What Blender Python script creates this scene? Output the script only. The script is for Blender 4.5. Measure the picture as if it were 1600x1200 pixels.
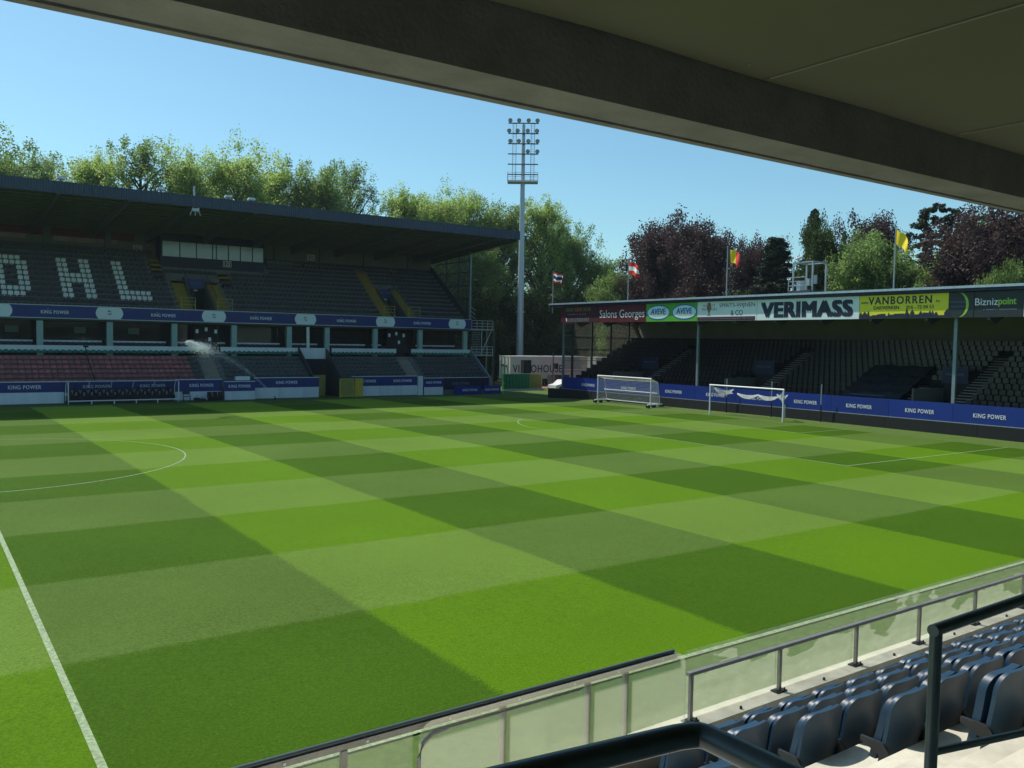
import bpy, math, random
import numpy as np
from mathutils import Vector, Matrix
random.seed(7)
scene = bpy.context.scene
for o in list(bpy.data.objects):
    bpy.data.objects.remove(o)
COL = scene.collection

# ------------------------------------------------------------------ camera
CAM = (-2.1236, -45.2760, 5.7666)
YAW, PITCH, ROLL, FPX = 0.613419, -0.048699, 0.017404, 1344.223
fw = Vector((math.sin(YAW) * math.cos(PITCH), math.cos(YAW) * math.cos(PITCH), math.sin(PITCH)))
rt = fw.cross(Vector((0, 0, 1))).normalized()
up = rt.cross(fw)
rt, up = rt * math.cos(ROLL) + up * math.sin(ROLL), up * math.cos(ROLL) - rt * math.sin(ROLL)
cd = bpy.data.cameras.new('camera')
cam = bpy.data.objects.new('camera', cd)
COL.objects.link(cam)
M = Matrix((rt, up, -fw)).transposed().to_4x4()
M.translation = CAM
cam.matrix_world = M
cd.sensor_width = 36.0
cd.lens = FPX / 1600.0 * 36.0
cd.clip_start, cd.clip_end = 0.05, 4000
scene.camera = cam

# ------------------------------------------------------------------ sky, sun, exposure
SUN = Vector((-4.5, 11.55, 18.0)).normalized()          # direction towards the sun
world = bpy.data.worlds.new('World')
scene.world = world
world.use_nodes = True
wn = world.node_tree
sky = wn.nodes.new('ShaderNodeTexSky')
sky.sky_type = 'NISHITA'
sky.sun_disc = False
sky.sun_elevation = math.asin(SUN.z)
sky.sun_rotation = math.atan2(SUN.x, SUN.y)
sky.altitude = 20
sky.air_density = 1.0
sky.dust_density = 0.9
sky.ozone_density = 0.8
bg = wn.nodes['Background']
bg.inputs['Strength'].default_value = 0.14
wb = wn.nodes.new('ShaderNodeVectorMath')               # even colour balance of the whole sky
wb.operation = 'MULTIPLY'
wb.inputs[1].default_value = (0.68, 0.98, 1.0)
wn.links.new(sky.outputs[0], wb.inputs[0])
wn.links.new(wb.outputs[0], bg.inputs['Color'])
sd = bpy.data.lights.new('sun', 'SUN')
sd.energy = 5.0
sd.angle = math.radians(0.53)
sd.color = (1.0, 0.955, 0.88)
sun = bpy.data.objects.new('sun', sd)
COL.objects.link(sun)
sun.location = (-30, 80, 120)
sun.rotation_euler = SUN.to_track_quat('Z', 'Y').to_euler()
scene.view_settings.view_transform = 'Standard'
scene.view_settings.look = 'None'
scene.view_settings.exposure = 0.0
scene.view_settings.gamma = 1.0
scene.view_settings.use_curve_mapping = False
try:
    scene.cycles.max_bounces = 8
    scene.cycles.transparent_max_bounces = 24
except Exception:
    pass

# ------------------------------------------------------------------ materials
MATS = {}
def nd(nt, t, **kw):
    n = nt.nodes.new(t)
    for k, v in kw.items():
        setattr(n, k, v)
    return n
def mat(name, col, rough=0.6, metal=0.0, var=0.18, scale=3.0, bump=0.0, bscale=40.0, spec=0.4, streak=False, fade=0.0):
    m = bpy.data.materials.new(name)
    m.use_nodes = True
    nt = m.node_tree
    b = nt.nodes['Principled BSDF']
    b.inputs['Roughness'].default_value = rough
    b.inputs['Metallic'].default_value = metal
    b.inputs['Specular IOR Level'].default_value = spec
    tc = nd(nt, 'ShaderNodeTexCoord')
    src = tc.outputs['Object']
    if streak:
        mp = nd(nt, 'ShaderNodeMapping')
        mp.inputs['Scale'].default_value = (1.0, 1.0, 0.12)
        nt.links.new(src, mp.inputs[0])
        src = mp.outputs[0]
    n = nd(nt, 'ShaderNodeTexNoise')
    n.inputs['Scale'].default_value = scale
    n.inputs['Detail'].default_value = 6
    n.inputs['Roughness'].default_value = 0.65
    nt.links.new(src, n.inputs['Vector'])
    r = nd(nt, 'ShaderNodeMapRange')
    r.inputs[1].default_value, r.inputs[2].default_value = 0.3, 0.7
    r.inputs[3].default_value, r.inputs[4].default_value = 1 - var, 1 + var * 0.7
    nt.links.new(n.outputs['Fac'], r.inputs[0])
    mx = nd(nt, 'ShaderNodeVectorMath', operation='SCALE')
    mx.inputs[0].default_value = col[:3]
    fac = r.outputs[0]
    if fade > 0:                     # each object weathered a little differently
        oi = nd(nt, 'ShaderNodeObjectInfo')
        fm_ = nd(nt, 'ShaderNodeMath', operation='MULTIPLY_ADD')
        nt.links.new(oi.outputs['Random'], fm_.inputs[0])
        fm_.inputs[1].default_value, fm_.inputs[2].default_value = 2 * fade, 1 - fade
        ml = nd(nt, 'ShaderNodeMath', operation='MULTIPLY')
        nt.links.new(fac, ml.inputs[0])
        nt.links.new(fm_.outputs[0], ml.inputs[1])
        fac = ml.outputs[0]
    nt.links.new(fac, mx.inputs['Scale'])
    nt.links.new(mx.outputs[0], b.inputs['Base Color'])
    if bump > 0:
        n2 = nd(nt, 'ShaderNodeTexNoise')
        n2.inputs['Scale'].default_value = bscale
        n2.inputs['Detail'].default_value = 5
        nt.links.new(tc.outputs['Object'], n2.inputs['Vector'])
        bp = nd(nt, 'ShaderNodeBump')
        bp.inputs['Strength'].default_value = bump
        bp.inputs['Distance'].default_value = 0.02
        nt.links.new(n2.outputs['Fac'], bp.inputs['Height'])
        nt.links.new(bp.outputs[0], b.inputs['Normal'])
    MATS[name] = m
    return m
mat('white', (0.72, 0.74, 0.74), 0.5, var=0.08)
mat('goalwhite', (0.8, 0.8, 0.8), 0.35, var=0.04)
mat('panelwhite', (0.60, 0.64, 0.66), 0.5, var=0.10, scale=1.2, streak=True, fade=0.08)
mat('letter', (0.74, 0.76, 0.78), 0.5, var=0.03)
mat('letterdim', (0.16, 0.17, 0.24), 0.6, var=0.05)
mat('blue', (0.010, 0.024, 0.16), 0.45, var=0.12, scale=1.0, fade=0.08)
mat('blueboard', (0.007, 0.028, 0.21), 0.4, var=0.10, scale=0.8, fade=0.08)
mat('navy', (0.010, 0.014, 0.05), 0.5)
mat('ink', (0.012, 0.017, 0.04), 0.5, var=0.05)
mat('emblem', (0.045, 0.09, 0.16), 0.5, var=0.05)
mat('black', (0.008, 0.008, 0.009), 0.7, var=0.25, scale=2)
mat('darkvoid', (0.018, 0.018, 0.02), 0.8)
mat('concrete', (0.36, 0.35, 0.32), 0.85, var=0.22, scale=1.6, bump=0.25, bscale=60)
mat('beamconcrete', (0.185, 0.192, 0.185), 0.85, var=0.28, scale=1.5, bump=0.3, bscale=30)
mat('terrace', (0.17, 0.175, 0.175), 0.9, var=0.25, scale=0.9)
mat('cream', (0.58, 0.55, 0.45), 0.8, var=0.26, scale=2.2, bump=0.15, bscale=80)
mat('parapet', (0.20, 0.19, 0.16), 0.85, var=0.28, scale=1.3, bump=0.2, streak=True)
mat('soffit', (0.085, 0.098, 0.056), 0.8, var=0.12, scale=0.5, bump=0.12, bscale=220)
mat('seam', (0.20, 0.195, 0.16), 0.7)
mat('seatblue', (0.017, 0.046, 0.085), 0.42, var=0.15, scale=6, spec=0.4, fade=0.22)
mat('seatdark', (0.022, 0.027, 0.034), 0.5, var=0.2, scale=0.7)
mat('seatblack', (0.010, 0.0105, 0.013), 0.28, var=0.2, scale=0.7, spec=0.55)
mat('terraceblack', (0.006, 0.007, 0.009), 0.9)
mat('seatgrey', (0.060, 0.078, 0.088), 0.5, var=0.2, scale=0.8)
mat('seatred', (0.46, 0.11, 0.12), 0.5, var=0.2, scale=1.5, fade=0.22)
mat('seatgreen', (0.010, 0.16, 0.12), 0.5, var=0.15, scale=1.5, fade=0.22)
mat('seatwhite', (0.70, 0.74, 0.76), 0.5, var=0.06, scale=1.5, fade=0.08)
mat('bracket', (0.05, 0.052, 0.055), 0.5, 0.6)
mat('railsteel', (0.085, 0.110, 0.128), 0.36, 0.3, var=0.12, scale=9)
mat('postgrey', (0.30, 0.29, 0.28), 0.45, 0.5, var=0.15, scale=8)
mat('galv', (0.42, 0.45, 0.47), 0.45, 0.6, var=0.15, scale=5)
mat('mastgrey', (0.50, 0.54, 0.57), 0.5, 0.3, var=0.10, scale=1.0, streak=True)
mat('teal', (0.28, 0.40, 0.38), 0.6, var=0.12)
mat('steeldark', (0.07, 0.085, 0.09), 0.55, 0.4)
mat('postblue', (0.22, 0.27, 0.30), 0.45, 0.4)
mat('roofclad', (0.055, 0.075, 0.115), 0.5, 0.2, var=0.15, scale=0.6)
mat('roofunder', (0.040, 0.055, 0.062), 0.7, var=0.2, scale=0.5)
mat('rafter', (0.095, 0.108, 0.105), 0.65)
mat('wallgreen', (0.12, 0.125, 0.10), 0.8, var=0.15, scale=0.6)
mat('wallcream', (0.20, 0.20, 0.17), 0.8, var=0.12, scale=0.5)
mat('bannerred', (0.12, 0.025, 0.03), 0.7)
mat('bannerpink', (0.26, 0.18, 0.18), 0.7, var=0.3, scale=1)
mat('yellowstair', (0.25, 0.175, 0.03), 0.75, var=0.2, scale=2)
mat('yellowrail', (0.46, 0.38, 0.14), 0.5)
mat('yellowgate', (0.50, 0.36, 0.03), 0.5)
mat('stair', (0.27, 0.24, 0.20), 0.85, var=0.2)
mat('winlit', (0.34, 0.39, 0.42), 0.12, spec=0.7, var=0.15, scale=0.5)
mat('signred', (0.11, 0.012, 0.022), 0.5, var=0.1)
mat('signmaroon', (0.06, 0.016, 0.024), 0.5, var=0.1)
mat('signgreen', (0.09, 0.36, 0.03), 0.5, var=0.06)
mat('signwhite', (0.66, 0.74, 0.76), 0.5, var=0.05, scale=0.6)
mat('signyellow', (0.70, 0.64, 0.03), 0.5, var=0.06)
mat('signdark', (0.018, 0.026, 0.03), 0.5, var=0.1)
mat('avblue', (0.015, 0.15, 0.42), 0.45, var=0.03)
mat('avpale', (0.60, 0.75, 0.80), 0.45, var=0.03)
mat('avgold', (0.50, 0.44, 0.12), 0.5, var=0.03)
mat('lime', (0.30, 0.50, 0.06), 0.5, var=0.08)
mat('foodorange', (0.24, 0.09, 0.025), 0.6, var=0.6, scale=6)
mat('foodolive', (0.13, 0.10, 0.05), 0.6, var=0.6, scale=6)
mat('rooftrim', (0.36, 0.46, 0.53), 0.4, 0.3)
mat('flagred', (0.62, 0.03, 0.02), 0.7, var=0.08)
mat('flagwhite', (0.8, 0.8, 0.8), 0.7, var=0.05)
mat('flagnavy', (0.02, 0.025, 0.10), 0.7)
mat('flagblack', (0.02, 0.02, 0.02), 0.7)
mat('flagyellow', (0.80, 0.60, 0.02), 0.7, var=0.06)
mat('trailer', (0.62, 0.62, 0.58), 0.45, var=0.08, scale=0.8, streak=True)
mat('greencloth', (0.015, 0.19, 0.09), 0.6, var=0.15)
mat('olivemesh', (0.24, 0.22, 0.05), 0.7, var=0.15)
mat('tyre', (0.02, 0.02, 0.02), 0.8)
mat('carwhite', (0.8, 0.8, 0.8), 0.2, spec=0.6, var=0.02)
mat('carglass', (0.02, 0.025, 0.03), 0.08, spec=0.8)
mat('net', (0.62, 0.62, 0.58), 0.8)
mat('bark', (0.085, 0.07, 0.055), 0.9, var=0.3, scale=2)
mat('track', (0.30, 0.13, 0.09), 0.9, var=0.15)
mat('asphalt', (0.055, 0.055, 0.055), 0.9)
mat('water', (0.85, 0.88, 0.9), 0.2, var=0.02)

def leafmat(name, c1, c2, trans=0.45, sat=1.0):
    m = bpy.data.materials.new(name)
    m.use_nodes = True
    nt = m.node_tree
    nt.nodes.clear()
    out = nd(nt, 'ShaderNodeOutputMaterial')
    geo = nd(nt, 'ShaderNodeNewGeometry')
    oi = nd(nt, 'ShaderNodeObjectInfo')
    n = nd(nt, 'ShaderNodeTexNoise')
    n.inputs['Scale'].default_value = 0.55
    n.inputs['Detail'].default_value = 3
    nt.links.new(geo.outputs['Position'], n.inputs['Vector'])
    add = nd(nt, 'ShaderNodeMath', operation='ADD')
    rpi = nd(nt, 'ShaderNodeMath', operation='MULTIPLY_ADD')
    nt.links.new(geo.outputs['Random Per Island'], rpi.inputs[0])
    rpi.inputs[1].default_value = 0.7
    rpi.inputs[2].default_value = -0.35
    nt.links.new(n.outputs['Fac'], add.inputs[0])
    nt.links.new(rpi.outputs[0], add.inputs[1])
    mix = nd(nt, 'ShaderNodeMix', data_type='RGBA')
    mix.inputs[6].default_value = (*c1, 1)
    mix.inputs[7].default_value = (*c2, 1)
    nt.links.new(add.outputs[0], mix.inputs[0])
    dif = nd(nt, 'ShaderNodeBsdfPrincipled')
    dif.inputs['Roughness'].default_value = 0.55
    dif.inputs['Specular IOR Level'].default_value = 0.3
    tr = nd(nt, 'ShaderNodeBsdfTranslucent')
    nt.links.new(mix.outputs[2], dif.inputs['Base Color'])
    nt.links.new(mix.outputs[2], tr.inputs['Color'])
    ms = nd(nt, 'ShaderNodeMixShader')
    ms.inputs[0].default_value = trans
    nt.links.new(dif.outputs[0], ms.inputs[1])
    nt.links.new(tr.outputs[0], ms.inputs[2])
    nt.links.new(ms.outputs[0], out.inputs['Surface'])
    MATS[name] = m
leafmat('leaf_light', (0.24, 0.36, 0.07), (0.50, 0.62, 0.20), 0.66)
leafmat('leaf_mid', (0.11, 0.19, 0.045), (0.30, 0.42, 0.13), 0.62)
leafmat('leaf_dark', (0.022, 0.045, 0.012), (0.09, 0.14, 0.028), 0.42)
leafmat('leaf_copper', (0.042, 0.025, 0.026), (0.115, 0.072, 0.064), 0.42)
leafmat('leaf_conifer', (0.022, 0.038, 0.026), (0.060, 0.085, 0.045), 0.3)

def glassmat(name, milk, gloss, tint, film=None):
    m = bpy.data.materials.new(name)
    m.use_nodes = True
    nt = m.node_tree
    nt.nodes.clear()
    out = nd(nt, 'ShaderNodeOutputMaterial')
    tr = nd(nt, 'ShaderNodeBsdfTransparent')
    tr.inputs[0].default_value = (*tint, 1)
    df = nd(nt, 'ShaderNodeBsdfDiffuse')
    df.inputs[0].default_value = (0.80, 0.78, 0.62, 1)
    tl = nd(nt, 'ShaderNodeBsdfTranslucent')
    tl.inputs[0].default_value = (0.82, 0.81, 0.64, 1)
    a0 = nd(nt, 'ShaderNodeMixShader')
    a0.inputs[0].default_value = 0.72
    nt.links.new(df.outputs[0], a0.inputs[1])
    nt.links.new(tl.outputs[0], a0.inputs[2])
    gl = nd(nt, 'ShaderNodeBsdfGlossy')
    gl.inputs['Roughness'].default_value = 0.06
    a = nd(nt, 'ShaderNodeMixShader')
    a.inputs[0].default_value = milk
    nt.links.new(tr.outputs[0], a.inputs[1])
    nt.links.new(a0.outputs[0], a.inputs[2])
    if film:
        tc = nd(nt, 'ShaderNodeTexCoord')
        sep = nd(nt, 'ShaderNodeSeparateXYZ')
        nt.links.new(tc.outputs['Object'], sep.inputs[0])
        n = nd(nt, 'ShaderNodeTexNoise')
        n.inputs['Scale'].default_value = 1.5
        n.inputs['Detail'].default_value = 2.5
        mp = nd(nt, 'ShaderNodeMapping')
        mp.inputs['Scale'].default_value = (0.9, 1, 2.0)
        nt.links.new(tc.outputs['Object'], mp.inputs[0])
        nt.links.new(mp.outputs[0], n.inputs['Vector'])
        # film peeled off at the top edge and here and there along the foot
        ma = nd(nt, 'ShaderNodeMath', operation='MULTIPLY_ADD')
        nt.links.new(sep.outputs['Z'], ma.inputs[0])
        ma.inputs[1].default_value = -0.55
        ma.inputs[2].default_value = 1.40
        mb = nd(nt, 'ShaderNodeMath', operation='ADD')
        nt.links.new(ma.outputs[0], mb.inputs[0])
        nt.links.new(n.outputs['Fac'], mb.inputs[1])
        rg = nd(nt, 'ShaderNodeMapRange')
        rg.inputs[1].default_value, rg.inputs[2].default_value = 0.985, 1.0
        rg.inputs[3].default_value, rg.inputs[4].default_value = milk, film
        nt.links.new(mb.outputs[0], rg.inputs[0])
        n3 = nd(nt, 'ShaderNodeTexNoise')
        n3.inputs['Scale'].default_value = 5
        n3.inputs['Detail'].default_value = 5
        nt.links.new(mp.outputs[0], n3.inputs['Vector'])
        mm = nd(nt, 'ShaderNodeMath', operation='MULTIPLY_ADD')
        nt.links.new(n3.outputs['Fac'], mm.inputs[0])
        mm.inputs[1].default_value, mm.inputs[2].default_value = 0.9, 0.5
        m2 = nd(nt, 'ShaderNodeMath', operation='MULTIPLY')
        nt.links.new(mm.outputs[0], m2.inputs[0])
        nt.links.new(rg.outputs[0], m2.inputs[1])
        nt.links.new(m2.outputs[0], a.inputs[0])
    b = nd(nt, 'ShaderNodeMixShader')
    lw = nd(nt, 'ShaderNodeLayerWeight')
    pw = nd(nt, 'ShaderNodeMath', operation='POWER')
    nt.links.new(lw.outputs['Facing'], pw.inputs[0])
    pw.inputs[1].default_value = 4.0
    fr = nd(nt, 'ShaderNodeMath', operation='MULTIPLY_ADD')
    nt.links.new(pw.outputs[0], fr.inputs[0])
    fr.inputs[1].default_value, fr.inputs[2].default_value = gloss, 0.025
    nt.links.new(fr.outputs[0], b.inputs[0])
    nt.links.new(a.outputs[0], b.inputs[1])
    nt.links.new(gl.outputs[0], b.inputs[2])
    nt.links.new(b.outputs[0], out.inputs['Surface'])
    MATS[name] = m
glassmat('glass_film', 0.07, 0.30, (0.96, 0.97, 0.95), film=0.27)
glassmat('glass_clean', 0.21, 0.30, (0.97, 0.97, 0.95))
glassmat('glass_stand', 0.03, 0.4, (0.80, 0.83, 0.83))

# pitch grass: mown in crossing bands, blade reflection put into the colour
def grassmat():
    m = bpy.data.materials.new('pitch_grass')
    m.use_nodes = True
    nt = m.node_tree
    b = nt.nodes['Principled BSDF']
    b.inputs['Roughness'].default_value = 0.8
    b.inputs['Specular IOR Level'].default_value = 0.05
    b.inputs['Sheen Roughness'].default_value = 0.3
    b.inputs['Sheen Tint'].default_value = (0.85, 1.0, 0.12, 1)
    tc = nd(nt, 'ShaderNodeTexCoord')
    L = nt.links.new
    def noise(scale, detail=3, rough=0.6):
        n = nd(nt, 'ShaderNodeTexNoise')
        n.inputs['Scale'].default_value = scale
        n.inputs['Detail'].default_value = detail
        n.inputs['Roughness'].default_value = rough
        L(tc.outputs['Object'], n.inputs['Vector'])
        return n
    def mth(op, a, bb=None, c=None, clamp=False):
        n = nd(nt, 'ShaderNodeMath', operation=op)
        n.use_clamp = clamp
        for i, v in enumerate((a, bb, c)):
            if v is None:
                continue
            if isinstance(v, (int, float)):
                n.inputs[i].default_value = v
            else:
                L(v, n.inputs[i])
        return n.outputs[0]
    wob = noise(30.0, 5, 0.75)
    sep = nd(nt, 'ShaderNodeSeparateXYZ')
    L(tc.outputs['Object'], sep.inputs[0])
    slow = noise(0.35, 2)
    wv = mth('ADD', mth('MULTIPLY_ADD', slow.outputs['Fac'], 0.3, -0.15), mth('MULTIPLY_ADD', wob.outputs['Fac'], 1.0, -0.5))
    x = mth('ADD', sep.outputs['X'], wv)
    y = mth('ADD', sep.outputs['Y'], wv)
    t = mth('ADD', mth('DIVIDE', mth('MINIMUM', x, 36.0), 6.0), mth('DIVIDE', mth('MAXIMUM', mth('SUBTRACT', x, 36.0), 0.0), 5.5))
    colp = mth('GREATER_THAN', mth('FRACT', mth('MULTIPLY', t, 0.5)), 0.5)      # 1 = light column
    rowp = mth('GREATER_THAN', mth('FRACT', mth('MULTIPLY', mth('DIVIDE', y, 34.0 / 6), 0.5)), 0.5)   # 1 = pale row
    L(mth('MULTIPLY_ADD', colp, 0.20, 0.07), b.inputs['Sheen Weight'])      # blades laid away from the stand shine more
    def rgb(c):
        return (*c, 1)
    def mix(f, c1, c2):
        n = nd(nt, 'ShaderNodeMix', data_type='RGBA')
        if isinstance(f, (int, float)):
            n.inputs[0].default_value = f
        else:
            L(f, n.inputs[0])
        for i, c in ((6, c1), (7, c2)):
            if isinstance(c, tuple):
                n.inputs[i].default_value = rgb(c)
            else:
                L(c, n.inputs[i])
        return n.outputs[2]
    dark = mix(rowp, (0.040, 0.092, 0.003), (0.072, 0.124, 0.020))
    light = mix(rowp, (0.074, 0.156, 0.002), (0.104, 0.178, 0.024))
    base = mix(colp, dark, light)
    # outside the marked field the apron is a plain yellower green
    big = noise(0.12, 4)
    fine = noise(17, 5, 0.8)
    mid = noise(5, 4, 0.7)
    v = mth('ADD', mth('MULTIPLY_ADD', fine.outputs['Fac'], 2.1, -0.05), mth('MULTIPLY_ADD', mid.outputs['Fac'], 0.35, -0.175))
    v = mth('ADD', v, mth('MULTIPLY_ADD', big.outputs['Fac'], 0.5, -0.25))
    sc = nd(nt, 'ShaderNodeVectorMath', operation='SCALE')
    L(base, sc.inputs[0])
    L(v, sc.inputs['Scale'])
    # pale blade glints painted into the colour, more in the bands mown across
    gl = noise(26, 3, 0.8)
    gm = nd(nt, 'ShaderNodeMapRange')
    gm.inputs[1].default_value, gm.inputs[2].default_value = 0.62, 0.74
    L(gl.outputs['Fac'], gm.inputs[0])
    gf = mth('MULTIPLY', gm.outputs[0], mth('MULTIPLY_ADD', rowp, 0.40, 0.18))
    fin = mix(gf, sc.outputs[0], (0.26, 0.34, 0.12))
    L(fin, b.inputs['Base Color'])
    bp = nd(nt, 'ShaderNodeBump')
    bp.inputs['Strength'].default_value = 0.5
    bp.inputs['Distance'].default_value = 0.03
    L(fine.outputs['Fac'], bp.inputs['Height'])
    L(bp.outputs[0], b.inputs['Normal'])
    MATS['grass'] = m
grassmat()
mat('apron', (0.065, 0.118, 0.008), 0.85, var=0.3, scale=6, bump=0.4, bscale=30)
mat('field', (0.07, 0.11, 0.03), 0.9, var=0.35, scale=0.4)
def linemat():
    m = mat('lime_line', (0.27, 0.345, 0.19), 0.9, var=0.55, scale=14)
linemat()

# ------------------------------------------------------------------ mesh helpers
class MB:
    def __init__(s):
        s.v, s.f = [], []
    def add(s, vs, fs):
        o = len(s.v)
        s.v += [tuple(p) for p in vs]
        s.f += [tuple(i + o for i in f) for f in fs]
        return s
    def box(s, x0, x1, y0, y1, z0, z1):
        return s.add([(x0, y0, z0), (x1, y0, z0), (x1, y1, z0), (x0, y1, z0), (x0, y0, z1), (x1, y0, z1), (x1, y1, z1), (x0, y1, z1)],
                     [(3, 2, 1, 0), (4, 5, 6, 7), (0, 1, 5, 4), (1, 2, 6, 5), (2, 3, 7, 6), (3, 0, 4, 7)])
    def quad(s, a, b, c, d):
        return s.add([a, b, c, d], [(0, 1, 2, 3)])
    def prism(s, poly, axis, a, b):
        """poly: 2-D outline in the two other axes (order x,y,z), extruded along axis from a to b"""
        def P(q, t):
            return (t, q[0], q[1]) if axis == 'x' else (q[0], t, q[1]) if axis == 'y' else (q[0], q[1], t)
        n = len(poly)
        vs = [P(q, a) for q in poly] + [P(q, b) for q in poly]
        fs = [tuple(range(n))[::-1], tuple(range(n, 2 * n))] + [(i, (i + 1) % n, n + (i + 1) % n, n + i) for i in range(n)]
        return s.add(vs, fs)
    def tube(s, p, q, r, n=8, r2=None, cap=True):
        p, q = Vector(p), Vector(q)
        r2 = r if r2 is None else r2
        d = (q - p)
        if d.length < 1e-6:
            return s
        d.normalize()
        a = d.cross(Vector((0, 0, 1)) if abs(d.z) < 0.9 else Vector((1, 0, 0))).normalized()
        b = d.cross(a)
        vs = []
        for c, rr in ((p, r), (q, r2)):
            for i in range(n):
                t = 2 * math.pi * i / n
                vs.append(c + a * (rr * math.cos(t)) + b * (rr * math.sin(t)))
        fs = [(i, (i + 1) % n, n + (i + 1) % n, n + i) for i in range(n)]
        if cap:
            fs += [tuple(range(n))[::-1], tuple(range(n, 2 * n))]
        return s.add(vs, fs)
    def path(s, pts, r, n=8):
        pts = [Vector(p) for p in pts]
        rings = []
        for i, p in enumerate(pts):
            d = (pts[min(i + 1, len(pts) - 1)] - pts[max(i - 1, 0)]).normalized()
            ref = Vector((0, 0, 1)) if abs(d.z) < 0.95 else Vector((1, 0, 0))
            a = d.cross(ref).normalized()
            b = d.cross(a)
            rings.append([p + a * (r * math.cos(2 * math.pi * k / n)) + b * (r * math.sin(2 * math.pi * k / n)) for k in range(n)])
        vs = [v for rg in rings for v in rg]
        fs = []
        for i in range(len(pts) - 1):
            for k in range(n):
                fs.append((i * n + k, i * n + (k + 1) % n, (i + 1) * n + (k + 1) % n, (i + 1) * n + k))
        fs += [tuple(range(n))[::-1], tuple(range((len(pts) - 1) * n, len(pts) * n))]
        return s.add(vs, fs)
    def mesh(s, name, m=None, smooth=False):
        me = bpy.data.meshes.new(name)
        me.from_pydata(s.v, [], s.f)
        if m:
            me.materials.append(MATS[m])
        if smooth:
            me.polygons.foreach_set('use_smooth', [True] * len(me.polygons))
            me.set_sharp_from_angle(angle=math.radians(40))
        me.update()
        return me
    def build(s, name, m, parent=None, smooth=False):
        return link(name, s.mesh(name, m, smooth), parent)
def link(name, me, parent=None):
    o = bpy.data.objects.new(name, me)
    COL.objects.link(o)
    if parent is not None:
        o.parent = parent
        w = Vector(parent['_w']) if '_w' in parent else Vector((0, 0, 0))
        o.location = -w
        o['_w'] = (0.0, 0.0, 0.0)
    return o
def thing(name, label, cat, loc=(0, 0, 0), group=None):
    o = bpy.data.objects.new(name, None)
    o.empty_display_size = 0.2
    COL.objects.link(o)
    o.location = loc
    o['_w'] = tuple(float(c) for c in loc)
    o['label'], o['category'] = label, cat
    if group:
        o['group'] = group
    return o
def tag(o, label, cat, group=None):
    o['label'], o['category'] = label, cat
    if group:
        o['group'] = group
    return o
def struct(o):
    o['kind'] = 'structure'
    return o
def box(name, m, parent, *a):
    return MB().box(*a).build(name, m, parent)
ORD = ['zeroth', 'first', 'second', 'third', 'fourth', 'fifth', 'sixth', 'seventh', 'eighth', 'ninth', 'tenth', 'eleventh', 'twelfth']
def nth(n):
    if n < len(ORD):
        return ORD[n]
    suf = 'th' if 10 <= n % 100 <= 20 else {1: 'st', 2: 'nd', 3: 'rd'}.get(n % 10, 'th')
    return '%d%s' % (n, suf)

_dg = None
def text(s, m, parent, centre, right, upv, w, h, bold=0.0, shear=0.0, name='lettering', space=1.0, thick=0.012):
    """flat letters on a surface: centre, unit right/up vectors, overall width and height in metres"""
    cu = bpy.data.curves.new('t', 'FONT')
    cu.body = s
    cu.size = 1.0
    cu.resolution_u = 3
    cu.offset = min(0.0, bold)
    cu.shear = shear
    cu.space_character = space
    cu.extrude = 0.001
    to = bpy.data.objects.new('t', cu)
    COL.objects.link(to)
    bpy.context.view_layer.update()
    ev = to.evaluated_get(bpy.context.evaluated_depsgraph_get())
    me = bpy.data.meshes.new_from_object(ev)
    bpy.data.objects.remove(to)
    bpy.data.curves.remove(cu)
    n = len(me.vertices)
    co = np.empty(n * 3)
    me.vertices.foreach_get('co', co)
    co = co.reshape(-1, 3)
    lo, hi = co.min(0), co.max(0)
    R_, U_ = np.array(right, float), np.array(upv, float)
    N_ = np.cross(R_, U_)
    x = (co[:, 0] - (lo[0] + hi[0]) / 2) / (hi[0] - lo[0]) * w
    y = (co[:, 1] - (lo[1] + hi[1]) / 2) / (hi[1] - lo[1]) * h
    z = (co[:, 2] - lo[2]) / max(1e-9, hi[2] - lo[2]) * thick
    P = np.array(centre, float) + np.outer(x, R_) + np.outer(y, U_) + np.outer(z, N_)
    me.vertices.foreach_set('co', P.ravel())
    if bold > 0:                      # heavier strokes: the same outlines again, moved sideways and upwards
        fs_ = [tuple(p.vertices) for p in me.polygons]
        b_ = bold * h * 1.3
        VV, FF = [], []
        for q, (dx, dy) in enumerate(((-1, -0.6), (1, -0.6), (-1, 0.6), (1, 0.6), (0, 0))):
            VV += (P + R_ * (dx * b_) + U_ * (dy * b_) + N_ * (0.0012 * q)).tolist()
            FF += [tuple(i + q * n for i in f) for f in fs_]
        bpy.data.meshes.remove(me)
        me = bpy.data.meshes.new(name)
        me.from_pydata(VV, [], FF)
    me.materials.clear()
    me.materials.append(MATS[m])
    me.update()
    me.name = name
    return link(name, me, parent)
FX, FZ = (1, 0, 0), (0, 0, 1)          # lettering on faces that look towards -Y
GX = (0, -1, 0)                        # lettering on faces that look towards -X

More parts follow.
